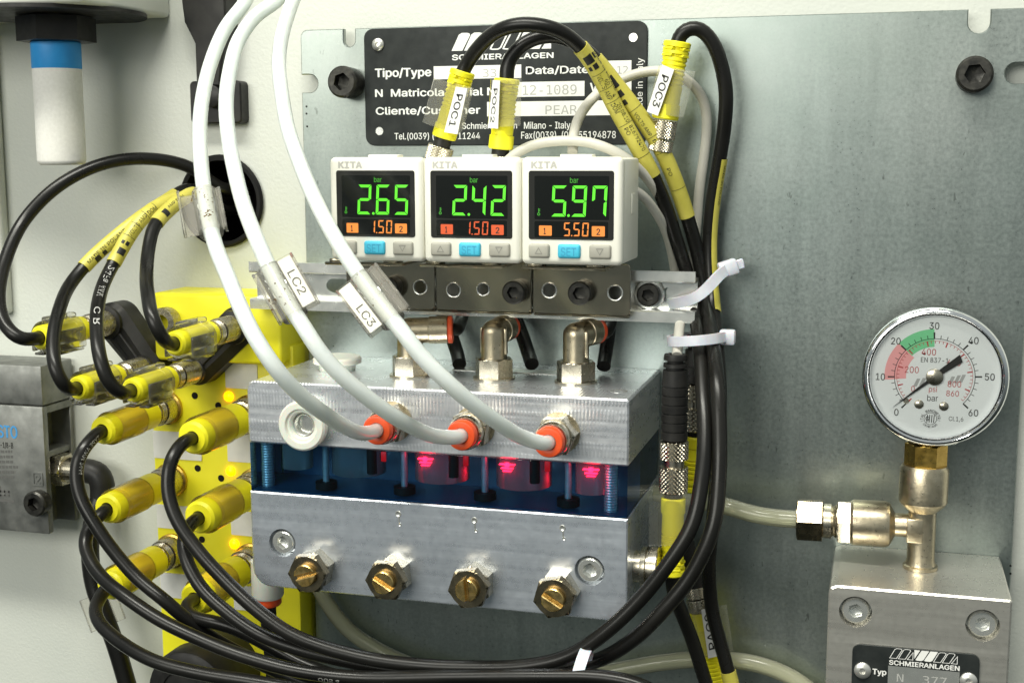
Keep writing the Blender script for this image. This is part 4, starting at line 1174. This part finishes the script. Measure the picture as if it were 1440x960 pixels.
# --- cable ties
GT = 'translucent white cable ties'
t1 = thing('cable_tie', at(1010, 400, -18), 'translucent cable tie with its head jutting up beside the rail end', 'cable tie', GT)
p = Path(P3([(935, 428, -14), (955, 425, -22), (980, 418, -25.5), (998, 402, -24), (1012, 386, -20), (1022, 379, -16)]))
obj('strap', ribbon(p, 3.2, 1.0, V((-.35, 0, 1))), tie_m, t1)
h = at(1024, 377, -15)
ax = (V((.9, .3, .3)).normalized(), V((-.3, .95, 0)).normalized(), V((-.3, -.1, .95)).normalized())
obj('tie_head', rbox(h, (5.6, 3.6, 4.6), .7, 2, ax), tie_m, t1)
obj('cut_tail', rbox(h+ax[0]*3.6, (2.6, 1.0, 3.0), .3, 1, ax), tie_m, t1)
def ring_tie(c, a, b, w, up, head, label, tilt=0):
    r = thing('cable_tie', c, label, 'cable tie', GT)
    up = V(up).normalized(); x, y, z = frame(up, V((0, 1, 0)))
    el = lambda k: [((a+k)*math.cos(2*math.pi*i/40), (b+k)*math.sin(2*math.pi*i/40)) for i in range(40)]
    obj('strap', plate(el(.9), [el(0)], V(c)-z*(w/2), (x, y, z), w, .15), tie_m, r)
    hx = V(head)
    obj('tie_head', rbox(hx, (4.6, 3.6, 4.4), .7, 2), tie_m, r)
    return r
ring_tie(at(979, 476, -27), 7.6, 8.6, 3.0, (-.10, .06, 1), at(1023, 474, -25), 'translucent cable tie wrapped level around the bundle below the rail')
c = at(817, 944, -63)
r = ring_tie(c, 6.4, 5.4, 3.2, (1, .0, -.22), c+V((1.5, 3, -8)), 'translucent cable tie around the cables at the bottom edge')

# --- milky lubrication tubes with marker sleeves
LR = 2.05
def milky(pts, end, label, side, txt, mu, half, wing):
    p = Path(P3(pts[:-1])+[end+V((0, -1.2, 0)), end+V((0, 4, 0))])
    r = thing('lubrication_tube', end, label, 'tube', 'milky lubrication tubes')
    obj('tube', p.tube(LR, n=24), tube_w, r)
    s_ = p.near(*mu); q, c, sd, T = p.view(s_)
    T = (p.P(s_+half)-p.P(s_-half)).normalized(); c = (c-T*c.dot(T)).normalized(); sd = T.cross(c)
    mb = lathe([(-half, 2.4), (-half, 3.3), (half, 3.3), (half, 2.4)], q, T, 24)
    # flat channel on one side and a short fin on the other
    def slab(off, w, th, lift, m=mb, L=half):
        rbox(q+sd*off+c*lift, (2*L, w, th), .15, 1, (T, sd, c), m)
    slab(side*(2.6+1.9), 4.0, .4, -.2); slab(side*6.7, .7, 3.0, 1.0)
    slab(-side*(2.6+wing/2), wing, 1.0, 1.0); slab(-side*(2.6+wing), .7, 2.4, .6)
    ms = obj('marker_sleeve', mb, clear_old, r)
    if txt:
        st = rbox(q+sd*(side*4.5)+c*1.7, (2*half-.4, 3.7, .35), .1, 1, (T, sd, c))
        obj('label_strip', st, strip_white, ms)
        obj('clear_cover', rbox(q+sd*(side*4.5)+c*2.3, (2*half, 4.4, .3), .12, 1, (T, sd, c)), clear_thin, ms)
        k = -half*.42 if side < 0 else -half*.05
        w_ = half*.95 if side < 0 else half*.85
        obj('label_text', text_on(txt, q+T*k+sd*(side*4.5+1.05)+c*1.92, T, -sd, w_, 2.1, .012), ink, ms, smooth=False)
    return r
milky([(356, -25, -36), (344, 5, -44), (318, 38, -50), (297, 87, -58), (286, 131, -66), (281, 175, -74), (283, 233, -82), (291, 293, -90), (303, 346, -98), (318, 383, -104), (335, 425, -110), (358, 473, -114), (387, 517, -114), (422, 555, -108), (460, 584, -98), (490, 602, -86), (510, 609, -75), 0], FT[0], 'leftmost milky tube, its marker sleeve carrying no lettering', 1, '', (290, 298), 7.2, 1.4)
milky([(408, -25, -42), (391, 0, -46), (359, 23, -52), (335, 58, -58), (324, 96, -66), (318, 140, -74), (321, 190, -82), (330, 240, -88), (344, 293, -94), (365, 346, -100), (393, 405, -104), (428, 461, -108), (451, 496, -108), (480, 528, -106), (512, 555, -102), (547, 581, -96), (582, 601, -87), (612, 613, -77), 0], FT[1], 'milky tube whose marker sleeve reads LC2', -1, 'LC2', (395, 410), 7.6, 1.6)
milky([(422, -25, -42), (408, 12, -48), (396, 52, -54), (392, 87, -58), (396, 131, -66), (405, 181, -72), (420, 225, -78), (438, 270, -84), (462, 318, -90), (488, 362, -94), (525, 415, -98), (562, 461, -102), (591, 499, -102), (629, 537, -100), (670, 572, -94), (708, 599, -85), (736, 615, -75), 0], FT[2], 'milky tube whose marker sleeve reads LC3', 1, 'LC3', (530, 422), 7.8, 2.6)

# --- dark tubes behind the elbows
GD = 'black tubes behind the elbow fittings'
for (e, arm), lab, pts in zip(EL, ('black tube from the left elbow fitting', 'black tube from the middle elbow fitting', 'black tube from the right elbow fitting'),
        ([(644, 462, -22), (652, 440, -12), (655, 400, -6)], [(718, 452, -14), (722, 430, -8), (724, 400, -6)], [(850, 470, -18), (862, 440, -10), (864, 400, -6)])):
    p = Path([e-arm*4, e+arm*1.0]+P3(pts))
    tag(obj('air_tube', p.tube(2.0, n=16), cable_blk), lab, 'tube', GD)
for lab, pts in (('short black lead dropping behind the left elbow onto the manifold', [(618, 430, -6), (634, 470, -8), (644, 500, -12), (646, 512, -16)]), ('black lead slanting down between the middle and left elbows', [(722, 440, -6), (734, 470, -8), (744, 500, -12), (748, 512, -16)]), ('black lead dropping beside the right elbow', [(858, 445, -6), (856, 470, -7), (851, 500, -10), (849, 515, -14)])):
    p = Path(P3(pts)); tag(obj('rear_lead', p.tube(2.2, n=16), cable_blk), lab, 'cable', 'black leads behind the manifold')

# --- yellowed return tube on the panel and feed tube of the block
p = Path(P3([(430, 790, -6), (445, 820, -6), (462, 850, -6), (490, 885, -6), (535, 915, -6), (600, 942, -6), (680, 958, -6), (770, 958, -6), (850, 945, -6), (930, 931, -6), (1000, 926, -6), (1060, 932, -6), (1110, 950, -6), (1160, 985, -6)]))
tag(obj('return_tube', p.tube(2.6, n=20), tube_y), 'yellowish clear tube sagging below the manifold along the panel', 'tube')
# ------------------------------------------------------------------ feed block, tee and gauge on the right
BX0, BX1, BF, BT = -11.0, 37.2, -40.0, -120.2
blk = thing('feed_block', (13, -20, -250), 'machined aluminium block under the pressure gauge at the lower right', 'block')
bo = [(BX0, -250), (BX1, -250), (BX1, BT-.5), (BX1-.5, BT), (BX0+2.2, BT), (BX0+.5, BT-.8), (BX0, BT-2.4)]
bh = [(1203, 860), (1382, 879)]
holes = [circ(at(u, v, BF).x, at(u, v, BF).z, 4.5, 32) for u, v in bh]
body = obj('block_body', plate(bo, holes, (0, BF, 0), XZ, 39.8, .5), alu_blk, blk, 20)
for u, v in bh:
    c = at(u, v, BF)
    obj('counterbore', lathe([(0, 0), (0, 4.4), (.2, 4.4), (.2, 0)], (c.x, BF+5, c.z), (0, -1, 0), 24), zinc, body)
    b = socket_screw('cap_bolt', (c.x, BF+.9, c.z), (0, -1, 0), 3.8, 4.4, zinc, body, 2.1, roll=.4)
p0, p1_ = at(1199, 903, BF), at(1378, 919, BF)
ux = (p1_-p0); pw = ux.length; ux.normalize(); uz = V((-ux.z, 0, ux.x))
bp = obj('block_plate', plate(rrect(0, -60, pw, 0, 2.2), [], V((p0.x, BF-.8, p0.z)), (ux, uz, Y_), .75, .12), label_blk, blk)
def on(u, v, dy=.04): q = at(u, v, BF-.8); q.y -= dy; return q
def btext(t, u0, v0, u1, v1, h, bold, m, dy=.04):
    a, b = on(u0, v0, dy), on(u1, v1, dy)
    obj('plate_lettering', text_on(t, a, (b-a).normalized(), uz, (b-a).length, h, bold), m, bp, smooth=False)
btext('SCHMIERANLAGEN', 1250.5, 933.5, 1349, 942.5, 1.35, .045, strip_white)
btext('Typ', 1227, 949, 1246, 950.5, 2.0, .035, strip_white)
a, b = on(1249, 935, 0), on(1349.5, 944.5, 0)
obj('type_field', plate([(0, -11), ((b-a).length, -11), ((b-a).length, 0), (0, 0)], [], a+V((0, -.05, 0)), ((b-a).normalized(), uz, Y_), .03), zinc, bp, smooth=False)
btext('N  377', 1261, 957.5, 1331, 963.5, 2.3, -.02, ink_grey, .12)
a, b = on(1250.5, 924.5), on(1347, 933.5)
obj('plate_emblem', logo(a, (b-a).normalized(), uz, (b-a).length, 3.0, False, .045), strip_white, bp, smooth=False)
for u, v in ((1213, 941.5), (1362, 956)):
    obj('rivet', lathe([(0, 0), (0, 2.3), (.5, 2.3), (1.0, 1.7), (1.1, .9), (.3, .7), (.3, 0)], on(u, v, 0), (0, -1, 0), 28), rivet_m, bp)

TX, TYY = 13.9, -17.5
tee = thing('tee_fitting', (TX, TYY, BT), 'nickel tee fitting standing on the feed block with a side compression nut', 'fitting')
def at_s(z): return V((TX, TYY, z))
mb = lathe([(0, 0), (0, 4.9), (.9, 4.9), (1.2, 4.3), (2.6, 3.9), (17, 3.9), (19, 6.2), (20, 6.8), (29.6, 6.8), (30.8, 6.2), (30.8, 0)], at_s(BT+.05), Z_, 40)
zc = -107.6
lathe([(0, 0), (0, 3.4), (7.5, 3.4), (9, 6.2), (10.2, 6.7), (19.2, 6.7), (20, 6.2), (20, 0)], V((TX, TYY, zc)), (-1, 0, -.02), 40, mb)
rbox(V((TX-2, TYY-3.5, zc-.6)), (4.6, 1.4, 7.2), .5, 2, mb=mb)
obj('tee_body', mb, nickel_cast, tee, 30)
bd = V((-1, 0, -.02)).normalized(); b0 = V((TX, TYY, zc))+bd*20
obj('hex_ring', hexnut(b0, bd, 6.7, 3.8, roll=.2), nickel, tee, smooth=False)
obj('thread', lathe([(3.7, 0), (3.7, 4.6), (4.4, 5.0), (4.9, 4.3), (5.5, 5.1), (7.6, 5.1), (8.2, 4.6), (8.2, 0)], b0, bd, 32), nickel, tee, 30)
obj('compression_nut', hexnut(b0+bd*8.0, bd, 6.6, 7.4, hole=2.9, roll=.15), nut_brn, tee, smooth=False)
ft = b0+bd*12
p = Path([ft, ft+bd*8, ft+bd*16+V((0, 2, .2))]+P3([(1020, 711, -14), (960, 700, -10), (900, 690, -8), (850, 690, -6)]))
tag(obj('feed_tube', p.tube(2.6, n=24), tube_y), 'yellowish clear tube entering the compression nut of the tee', 'tube')

GX, GZ, GF = 15.2, -62.4, -28.0
G = thing('pressure_gauge', (GX, -17, GZ-19.6), 'round chrome pressure gauge with white dial reading near zero', 'gauge')
gc = V((GX, GF, GZ))
obj('case', lathe([(3, 0), (3, 18.6), (17, 18.4), (18.5, 17), (18.5, 0)], gc, Y_, 64), black_ox, G)
obj('bezel', lathe([(4.0, 18.2), (4.2, 19.3), (2.2, 19.6), (.8, 19.4), (.1, 18.7), (0, 18.2), (.5, 17.6), (1.6, 17.2), (2.6, 17.1)], gc, Y_, 72), chrome, G)
obj('brass_stem', hexnut(V((TX+.2, TYY, -91.2)), Z_, 5.9, 8.2, roll=.5, mb=lathe([(0, 0), (0, 4.6), (2, 4.6), (2, 0)], V((TX+.2, TYY, -91.8)), Z_, 24)), brass_dull, G, smooth=False)
dY = 2.6
def dialpt(r, a, dy=0): # a clockwise degrees from the top
    a = math.radians(a-2.5)
    return gc+V((r*math.sin(a), dY-dy, r*math.cos(a)))
va = lambda v: -135+v*4.5
def ringmesh(r0, r1, a0, a1, dy, mb=None, n=48):
    mb = mb or MB()
    vs = [dialpt(r, a0+(a1-a0)*i/n, dy) for i in range(n+1) for r in (r0, r1)]
    return mb.add(vs, [(2*i, 2*i+1, 2*i+3, 2*i+2) for i in range(n)])
dial = obj('dial', lathe([(dY, 0), (dY, 17.3), (dY+.4, 17.3), (dY+.4, 0)], gc, Y_, 64), dial_w, G)
obj('red_zone', ringmesh(7.6, 13.4, va(9.2), va(20), .03), dial_red, dial, smooth=False)
obj('green_zone', ringmesh(8.4, 13.4, va(20), va(30), .03), dial_grn, dial, smooth=False)
mb = ringmesh(10.62, 10.78, va(0), va(60), .06)
for i in range(0, 31):
    v = i*2; mj = v % 10 == 0
    w = math.degrees((.2 if mj else .085)/11.5)
    ringmesh(10.7, 12.5 if mj else 11.7, va(v)-w, va(v)+w, .06, mb, 1)
obj('bar_scale', mb, ink, dial, smooth=False)
mb = ringmesh(10.05, 10.15, va(0), va(59.3), .06)
for i in range(0, 44):
    v = i*20*.0689476; mj = i % 5 == 0
    w = math.degrees((.18 if mj else .075)/9.5)
    ringmesh(8.7 if mj else 9.4, 10.1, va(v)-w, va(v)+w, .06, mb, 1)
obj('psi_scale', mb, red_ink, dial, smooth=False)
def dtext(t, x, z, h, m, w=None, bold=0.0):
    vs, fs, asp = text_raw(t, bold); w = w or h*asp*.85
    c = dialpt(0, 0, .07)
    obj('dial_text', text_on(t, c+V((x-w/2, 0, z-h/2)), X_, Z_, w, h, bold), m, dial, smooth=False)
for v in range(0, 70, 10):
    a = math.radians(va(v)-2.5); dtext(str(v), 14.5*math.sin(a), 14.3*math.cos(a), 1.95, ink, bold=.004)
k = .0509
for t_, x, z, h, m in (('200', 370, 450, 36, red_ink), ('400', 455, 348, 36, red_ink), ('600', 588, 402, 34, red_ink), ('800', 595, 520, 34, red_ink), ('860', 588, 572, 32, red_ink), ('0', 380, 555, 32, red_ink), ('psi', 485, 557, 38, red_ink), ('bar', 485, 603, 34, ink), ('EN 837-1', 487, 392, 27, ink), ('Cl.1,6', 612, 715, 30, ink)):
    dtext(t_, (x-490)*k, -(z-484)*k, h*k, m)
mb = MB()
for x, z in ((395, 520), (425, 515), (575, 500), (605, 492), (630, 488)):
    q = [(x-14, z+22), (x+4, z+22), (x+22, z-22), (x+4, z-22)]
    mb.add([dialpt(0, 0, .05)+V(((a-490)*k, 0, -(b-484)*k)) for a, b in q], [(0, 1, 2, 3)])
obj('dial_emblem', mb, soft_ink, dial, smooth=False)
# round maker's mark: ring of lettering round a small disc of strokes
mc = dialpt(0, 0, .07)+V(((478-490)*k, 0, -(718-484)*k))
mb = MB()
n = 24
mb.add([mc+V((r*math.sin(2*math.pi*i/n), 0, r*math.cos(2*math.pi*i/n))) for i in range(n) for r in (1.75, 1.62)], [(2*i, 2*i+1, (2*i+3) % (2*n), (2*i+2) % (2*n)) for i in range(n)])
for x in (-.9, -.3, .3, .9):
    for s_ in (1,):
        mb.add([mc+V((x-.1, 0, -1.1)), mc+V((x+.1, 0, -1.1)), mc+V((x+.22, 0, 1.1)), mc+V((x+.02, 0, 1.1))], [(0, 1, 2, 3)])
text_on('G', mc+V((-1.25, 0, -.6)), X_, Z_, 1.0, 1.2, .01, mb)
def ringtext(s_, r, a0, a1, h, inward, mb):
    for i, ch in enumerate(s_):
        if ch == ' ': continue
        a = math.radians(a0+(a1-a0)*i/(len(s_)-1))
        rad = V((math.sin(a), 0, math.cos(a))); tan = V((math.cos(a), 0, -math.sin(a)))
        if inward: rad, tan = -rad, -tan
        w = h*(.25 if ch == 'I' else .7)
        text_on(ch, mc+V((math.sin(a), 0, math.cos(a)))*r-tan*(w/2)-rad*(h/2), tan, rad, w, h, .01, mb)
ringtext('ITAL MANOMETRI', 2.3, -110, 100, .72, False, mb)
ringtext('CAVRIAGO', 2.3, 225, 135, .6, True, mb)
obj('maker_mark', mb, ink, dial, smooth=False)
for x, z in ((415, 640), (545, 645), (347, 625)):
    r = .9 if x > 400 else .55
    obj('dial_screw', lathe([(0, 0), (0, r*1.4), (.3, r*1.4), (.6, r*.9), (.6, 0)], dialpt(0, 0, .02)+V(((x-490)*k, 0, -(z-484)*k)), (0, -1, 0), 18), nickel, dial)
tip = V((-213*k, 0, -178*k)); tl = V((112*k, 0, 108*k)); hb = dialpt(0, 0, .55)
dn = tip.normalized(); sd = V((-dn.z, 0, dn.x))
mb = MB()
def needle(p): mb.add([hb+q for q in p]+[hb+q+V((0, .25, 0)) for q in p], [tuple(range(len(p))), tuple(range(2*len(p)-1, len(p)-1, -1))]+[(i, len(p)+i, len(p)+(i+1) % len(p), (i+1) % len(p)) for i in range(len(p))])
needle([tip, sd*.55, tl*.25+sd*.6, tl*.25-sd*.6, -sd*.55])
t2 = V((128*k, 0, 105*k))
needle([tl*.2+sd*.7, t2+sd*1.1, t2*1.08-sd*1.0, tl*.2-sd*.7])
obj('pointer', mb, ink, G, smooth=False)
obj('pointer_hub', lathe([(0, 0), (0, 2.3), (.4, 2.3), (.6, 2.0), (.6, 0)], hb+V((0, .1, 0)), (0, -1, 0), 28), nickel, G)
obj('lens', lathe([(1.55, 0), (1.55, 17.3), (1.75, 17.3), (1.75, 0)], gc, Y_, 64), glass_m, G)

# ------------------------------------------------------------------ left edge: silencer, clip, valve, hose
fh = thing('filter_housing', (-320, -20, 45.3), 'off-white painted housing cut by the top left corner', 'housing')
obj('housing_shell', rbox((-329, -19.8, 100), (183, 51, 109), 1.5, 3), box_paint, fh)
obj('base_flange', lathe([(0, 0), (0, 30), (1.2, 30), (1.2, 0)], (-266, -20, 44.4), Z_, 48), black_pl, fh)
si = thing('silencer', (-265.6, -20, -4), 'white porous silencer with a blue band hanging below the filter housing', 'silencer')
obj('hex_collar', hexnut(V((-265.0, -20, 36.2)), Z_, 12.6, 8.1, .5, roll=.1), black_pl, si, smooth=False)
obj('blue_band', lathe([(0, 0), (0, 7.8), (.4, 8.0), (8.4, 8.0), (8.9, 7.6), (8.9, 0)], (-265.5, -20, 27.4), Z_, 48), blue_band, si)
obj('porous_body', lathe([(0, 0), (0, 6.8), (.6, 7.6), (1.6, 7.9), (31.4, 7.9), (31.4, 0)], (-265.5, -20, -4), Z_, 48), felt, si)
cl = thing('cable_clip', (at(302, 140, 0).x, 2, at(302, 175, 0).z), 'black plastic clip fixed to the wall behind the milky tubes', 'clip')
q = [at(u, v, 0) for u, v in ((258, -14), (321, -14), (323, 45), (316, 95), (314, 122), (281, 122), (279, 62), (264, 32))]
obj('clip_arm', plate([(w.x, w.z) for w in q], [], (0, -2.5, 0), XZ, 8.3, .6), black_pl, cl)
a, b = at(267, 174, 0), at(337, 113, 0)
obj('clip_plate', plate(rrect(a.x, a.z, b.x, b.z, 1.6), [], (0, .5, 0), XZ, 5.3, .5), black_pl, cl)
obj('clip_boss', lathe([(0, 0), (0, 4.0), (3.2, 3.7), (3.6, 3.0), (3.6, 0)], at(303, 136, .6), (0, -1, 0), 28), black_pl, cl)

vl = thing('solenoid_valve', (-300, -5, -135), 'grey cast valve block with blue maker lettering at the left edge', 'valve')
VX = -282.6
obj('valve_cap', rbox(((VX-345)/2, -4.6, -81.2), (VX+345-.3, 18.6, 14.4), .8, 2), cast_grey, vl)
mb = rbox(((VX-345)/2-.3, -12.6, -111.8), (VX+345, 3.0, 46.4), .6, 2)
rbox(((VX-345)/2-4.5, -3.5, -111.8), (VX+345-9, 17, 46.2), .4, 1, mb=mb)
rbox(((VX-345)/2-.6, 4.0, -111.8), (VX+345-.8, 2.0, 46), .4, 1, mb=mb)
rbox(((VX-345)/2-.5, -4, -90.2), (VX+345-.6, 17, 3.0), .4, 1, mb=mb)
rbox(((VX-345)/2-.5, -4, -107), (VX+345-3, 17, 2.4), .4, 1, mb=mb)
obj('valve_body', mb, cast_grey, vl)
vy = -14.16
obj('maker_text', ptext('FESTO', -18, 599, 23.5, 613.5, vy, .03), blue_ink, vl, smooth=False)
obj('type_text', ptext('-1/8-B', 1, 622, 18, 630, vy, .01), ink, vl, smooth=False)
for i, (u0, u1) in enumerate(((-20, 17), (-20, 19), (-20, 18), (-20, 25), (-20, 21), (-20, 20))):
    mb = MB(); u = u0
    while u < u1:
        w = 2+random.random()*4; prect(u, 633+i*7.2, min(u1, u+w), 636.4+i*7.2, vy, mb); u += w+1.3
    obj('illegible_print', mb, mat('faded_ink', (.10, .10, .095), .6), vl, smooth=False)
mb = MB()
for q in ((-6, 690, 14, 691.2), (-6, 696, 14, 697.2), (0, 683, 1.2, 697), (6, 688, 7.2, 697), (12, 690, 13.2, 697), (-6, 702, 20, 704.5)): prect(*q, vy, mb)
obj('valve_symbol', mb, mat('faded_ink', (.10, .10, .095), .6), vl, smooth=False)
a, b = at(47, 682, vy), at(60, 664, vy)
obj('port_mark', plate(rrect(a.x, a.z, b.x, b.z, .4), [rrect(a.x+.5, a.z+.5, b.x-.5, b.z-.5, .3)], (0, vy-.25, 0), XZ, .5), cast_grey, vl)
obj('port_number', text_on('2', V((a.x+1.0, vy-.2, a.z+1.0)), X_, Z_, b.x-a.x-2, b.z-a.z-2, .02), cast_grey, vl, smooth=False)
socket_screw('socket_screw', at(47, 709, -18), (0, -1, 0), 4.6, 4.5, black_ox, vl)
c = V((-290, -4, at(95, 662, -6).z))
obj('port_fitting', hexnut(c+V((1, 0, 0)), X_, 6.2, 8, mb=lathe([(8, 0), (8, 4.6), (12, 4.6), (12, 0)], c+V((1, 0, 0)), X_, 28)), nickel, vl, smooth=False)
ho = thing('air_hose', at(140, 700, -6), 'black elbow and hose leaving the grey valve and hanging down', 'hose')
e0 = V((-277, -4, c.z))
pe = Path([e0, e0+V((5, 0, 0)), e0+V((8.5, 0, -.8)), e0+V((10, 0, -4)), e0+V((10, 0, -9))], 1)
obj('elbow', pe.tube(4.4, n=24), black_pl, ho)
ph = Path([e0+V((10, 0, -7))]+P3([(137, 708, -6), (128, 745, -8), (127, 785, -10), (133, 825, -11), (146, 862, -12), (162, 905, -12), (180, 965, -12), (190, 1000, -12)]))
obj('hose', ph.tube(3.2, n=22), cable_blk, ho)
mk = thing('hose_marker', at(150, 890, -16), 'empty clear marker sleeve clipped on the hanging black hose', 'marker')
s_ = ph.near(143, 860); q, cc_, sd, T = ph.view(s_)
mb = MB()
for off, w, th, lift in ((-4.6, 3.2, .35, 2.2), (4.4, 3.2, .35, 2.2), (-6.2, .5, 3, .9), (6.0, .5, 3, .9), (-3.2, .5, 2.4, 1.2)):
    rbox(q+sd*off+cc_*lift, (12, w, th), .15, 1, (T, sd, cc_), mb)
obj('clear_channel', mb, clear_m, mk)
gl = thing('cable_gland', at(255, 990, -20), 'big black round gland peeking up between the bottom cables', 'gland')
c = at(262, 978, -34)
obj('gland_body', lathe([(0, 0), (0, 12.5), (1, 14.6), (2.4, 15.2), (10, 15.2), (11, 14.2), (39, 14.2), (39, 0)], c, Y_, 48), black_pl, gl)
obj('gland_ring', lathe([(-.6, 9), (-.6, 11), (1, 11), (1, 9)], c, Y_, 40), black_pl, gl)
df = thing('drain_fitting', at(382, 850, -30), 'cloudy white fitting with a red collar under the manifold corner', 'fitting')
c = at(377, 845, -32)
obj('fitting_body', lathe([(1.5, 0), (1.5, 4.6), (2.4, 5.2), (14, 5.2), (14, 0)], c, Z_, 32), nylon, df)
obj('release_collar', lathe([(-1, 0), (-1, 4.0), (-.4, 4.4), (1.4, 4.4), (1.6, 3.6), (1.6, 0)], c, Z_, 32), red_pl, df)
p = Path([c+V((0, 0, 1)), c+V((0, 0, -8)), c+V((1, 0, -20)), c+V((2, 0, -40))])
obj('drain_tube', p.tube(2.6), cable_blk, df)
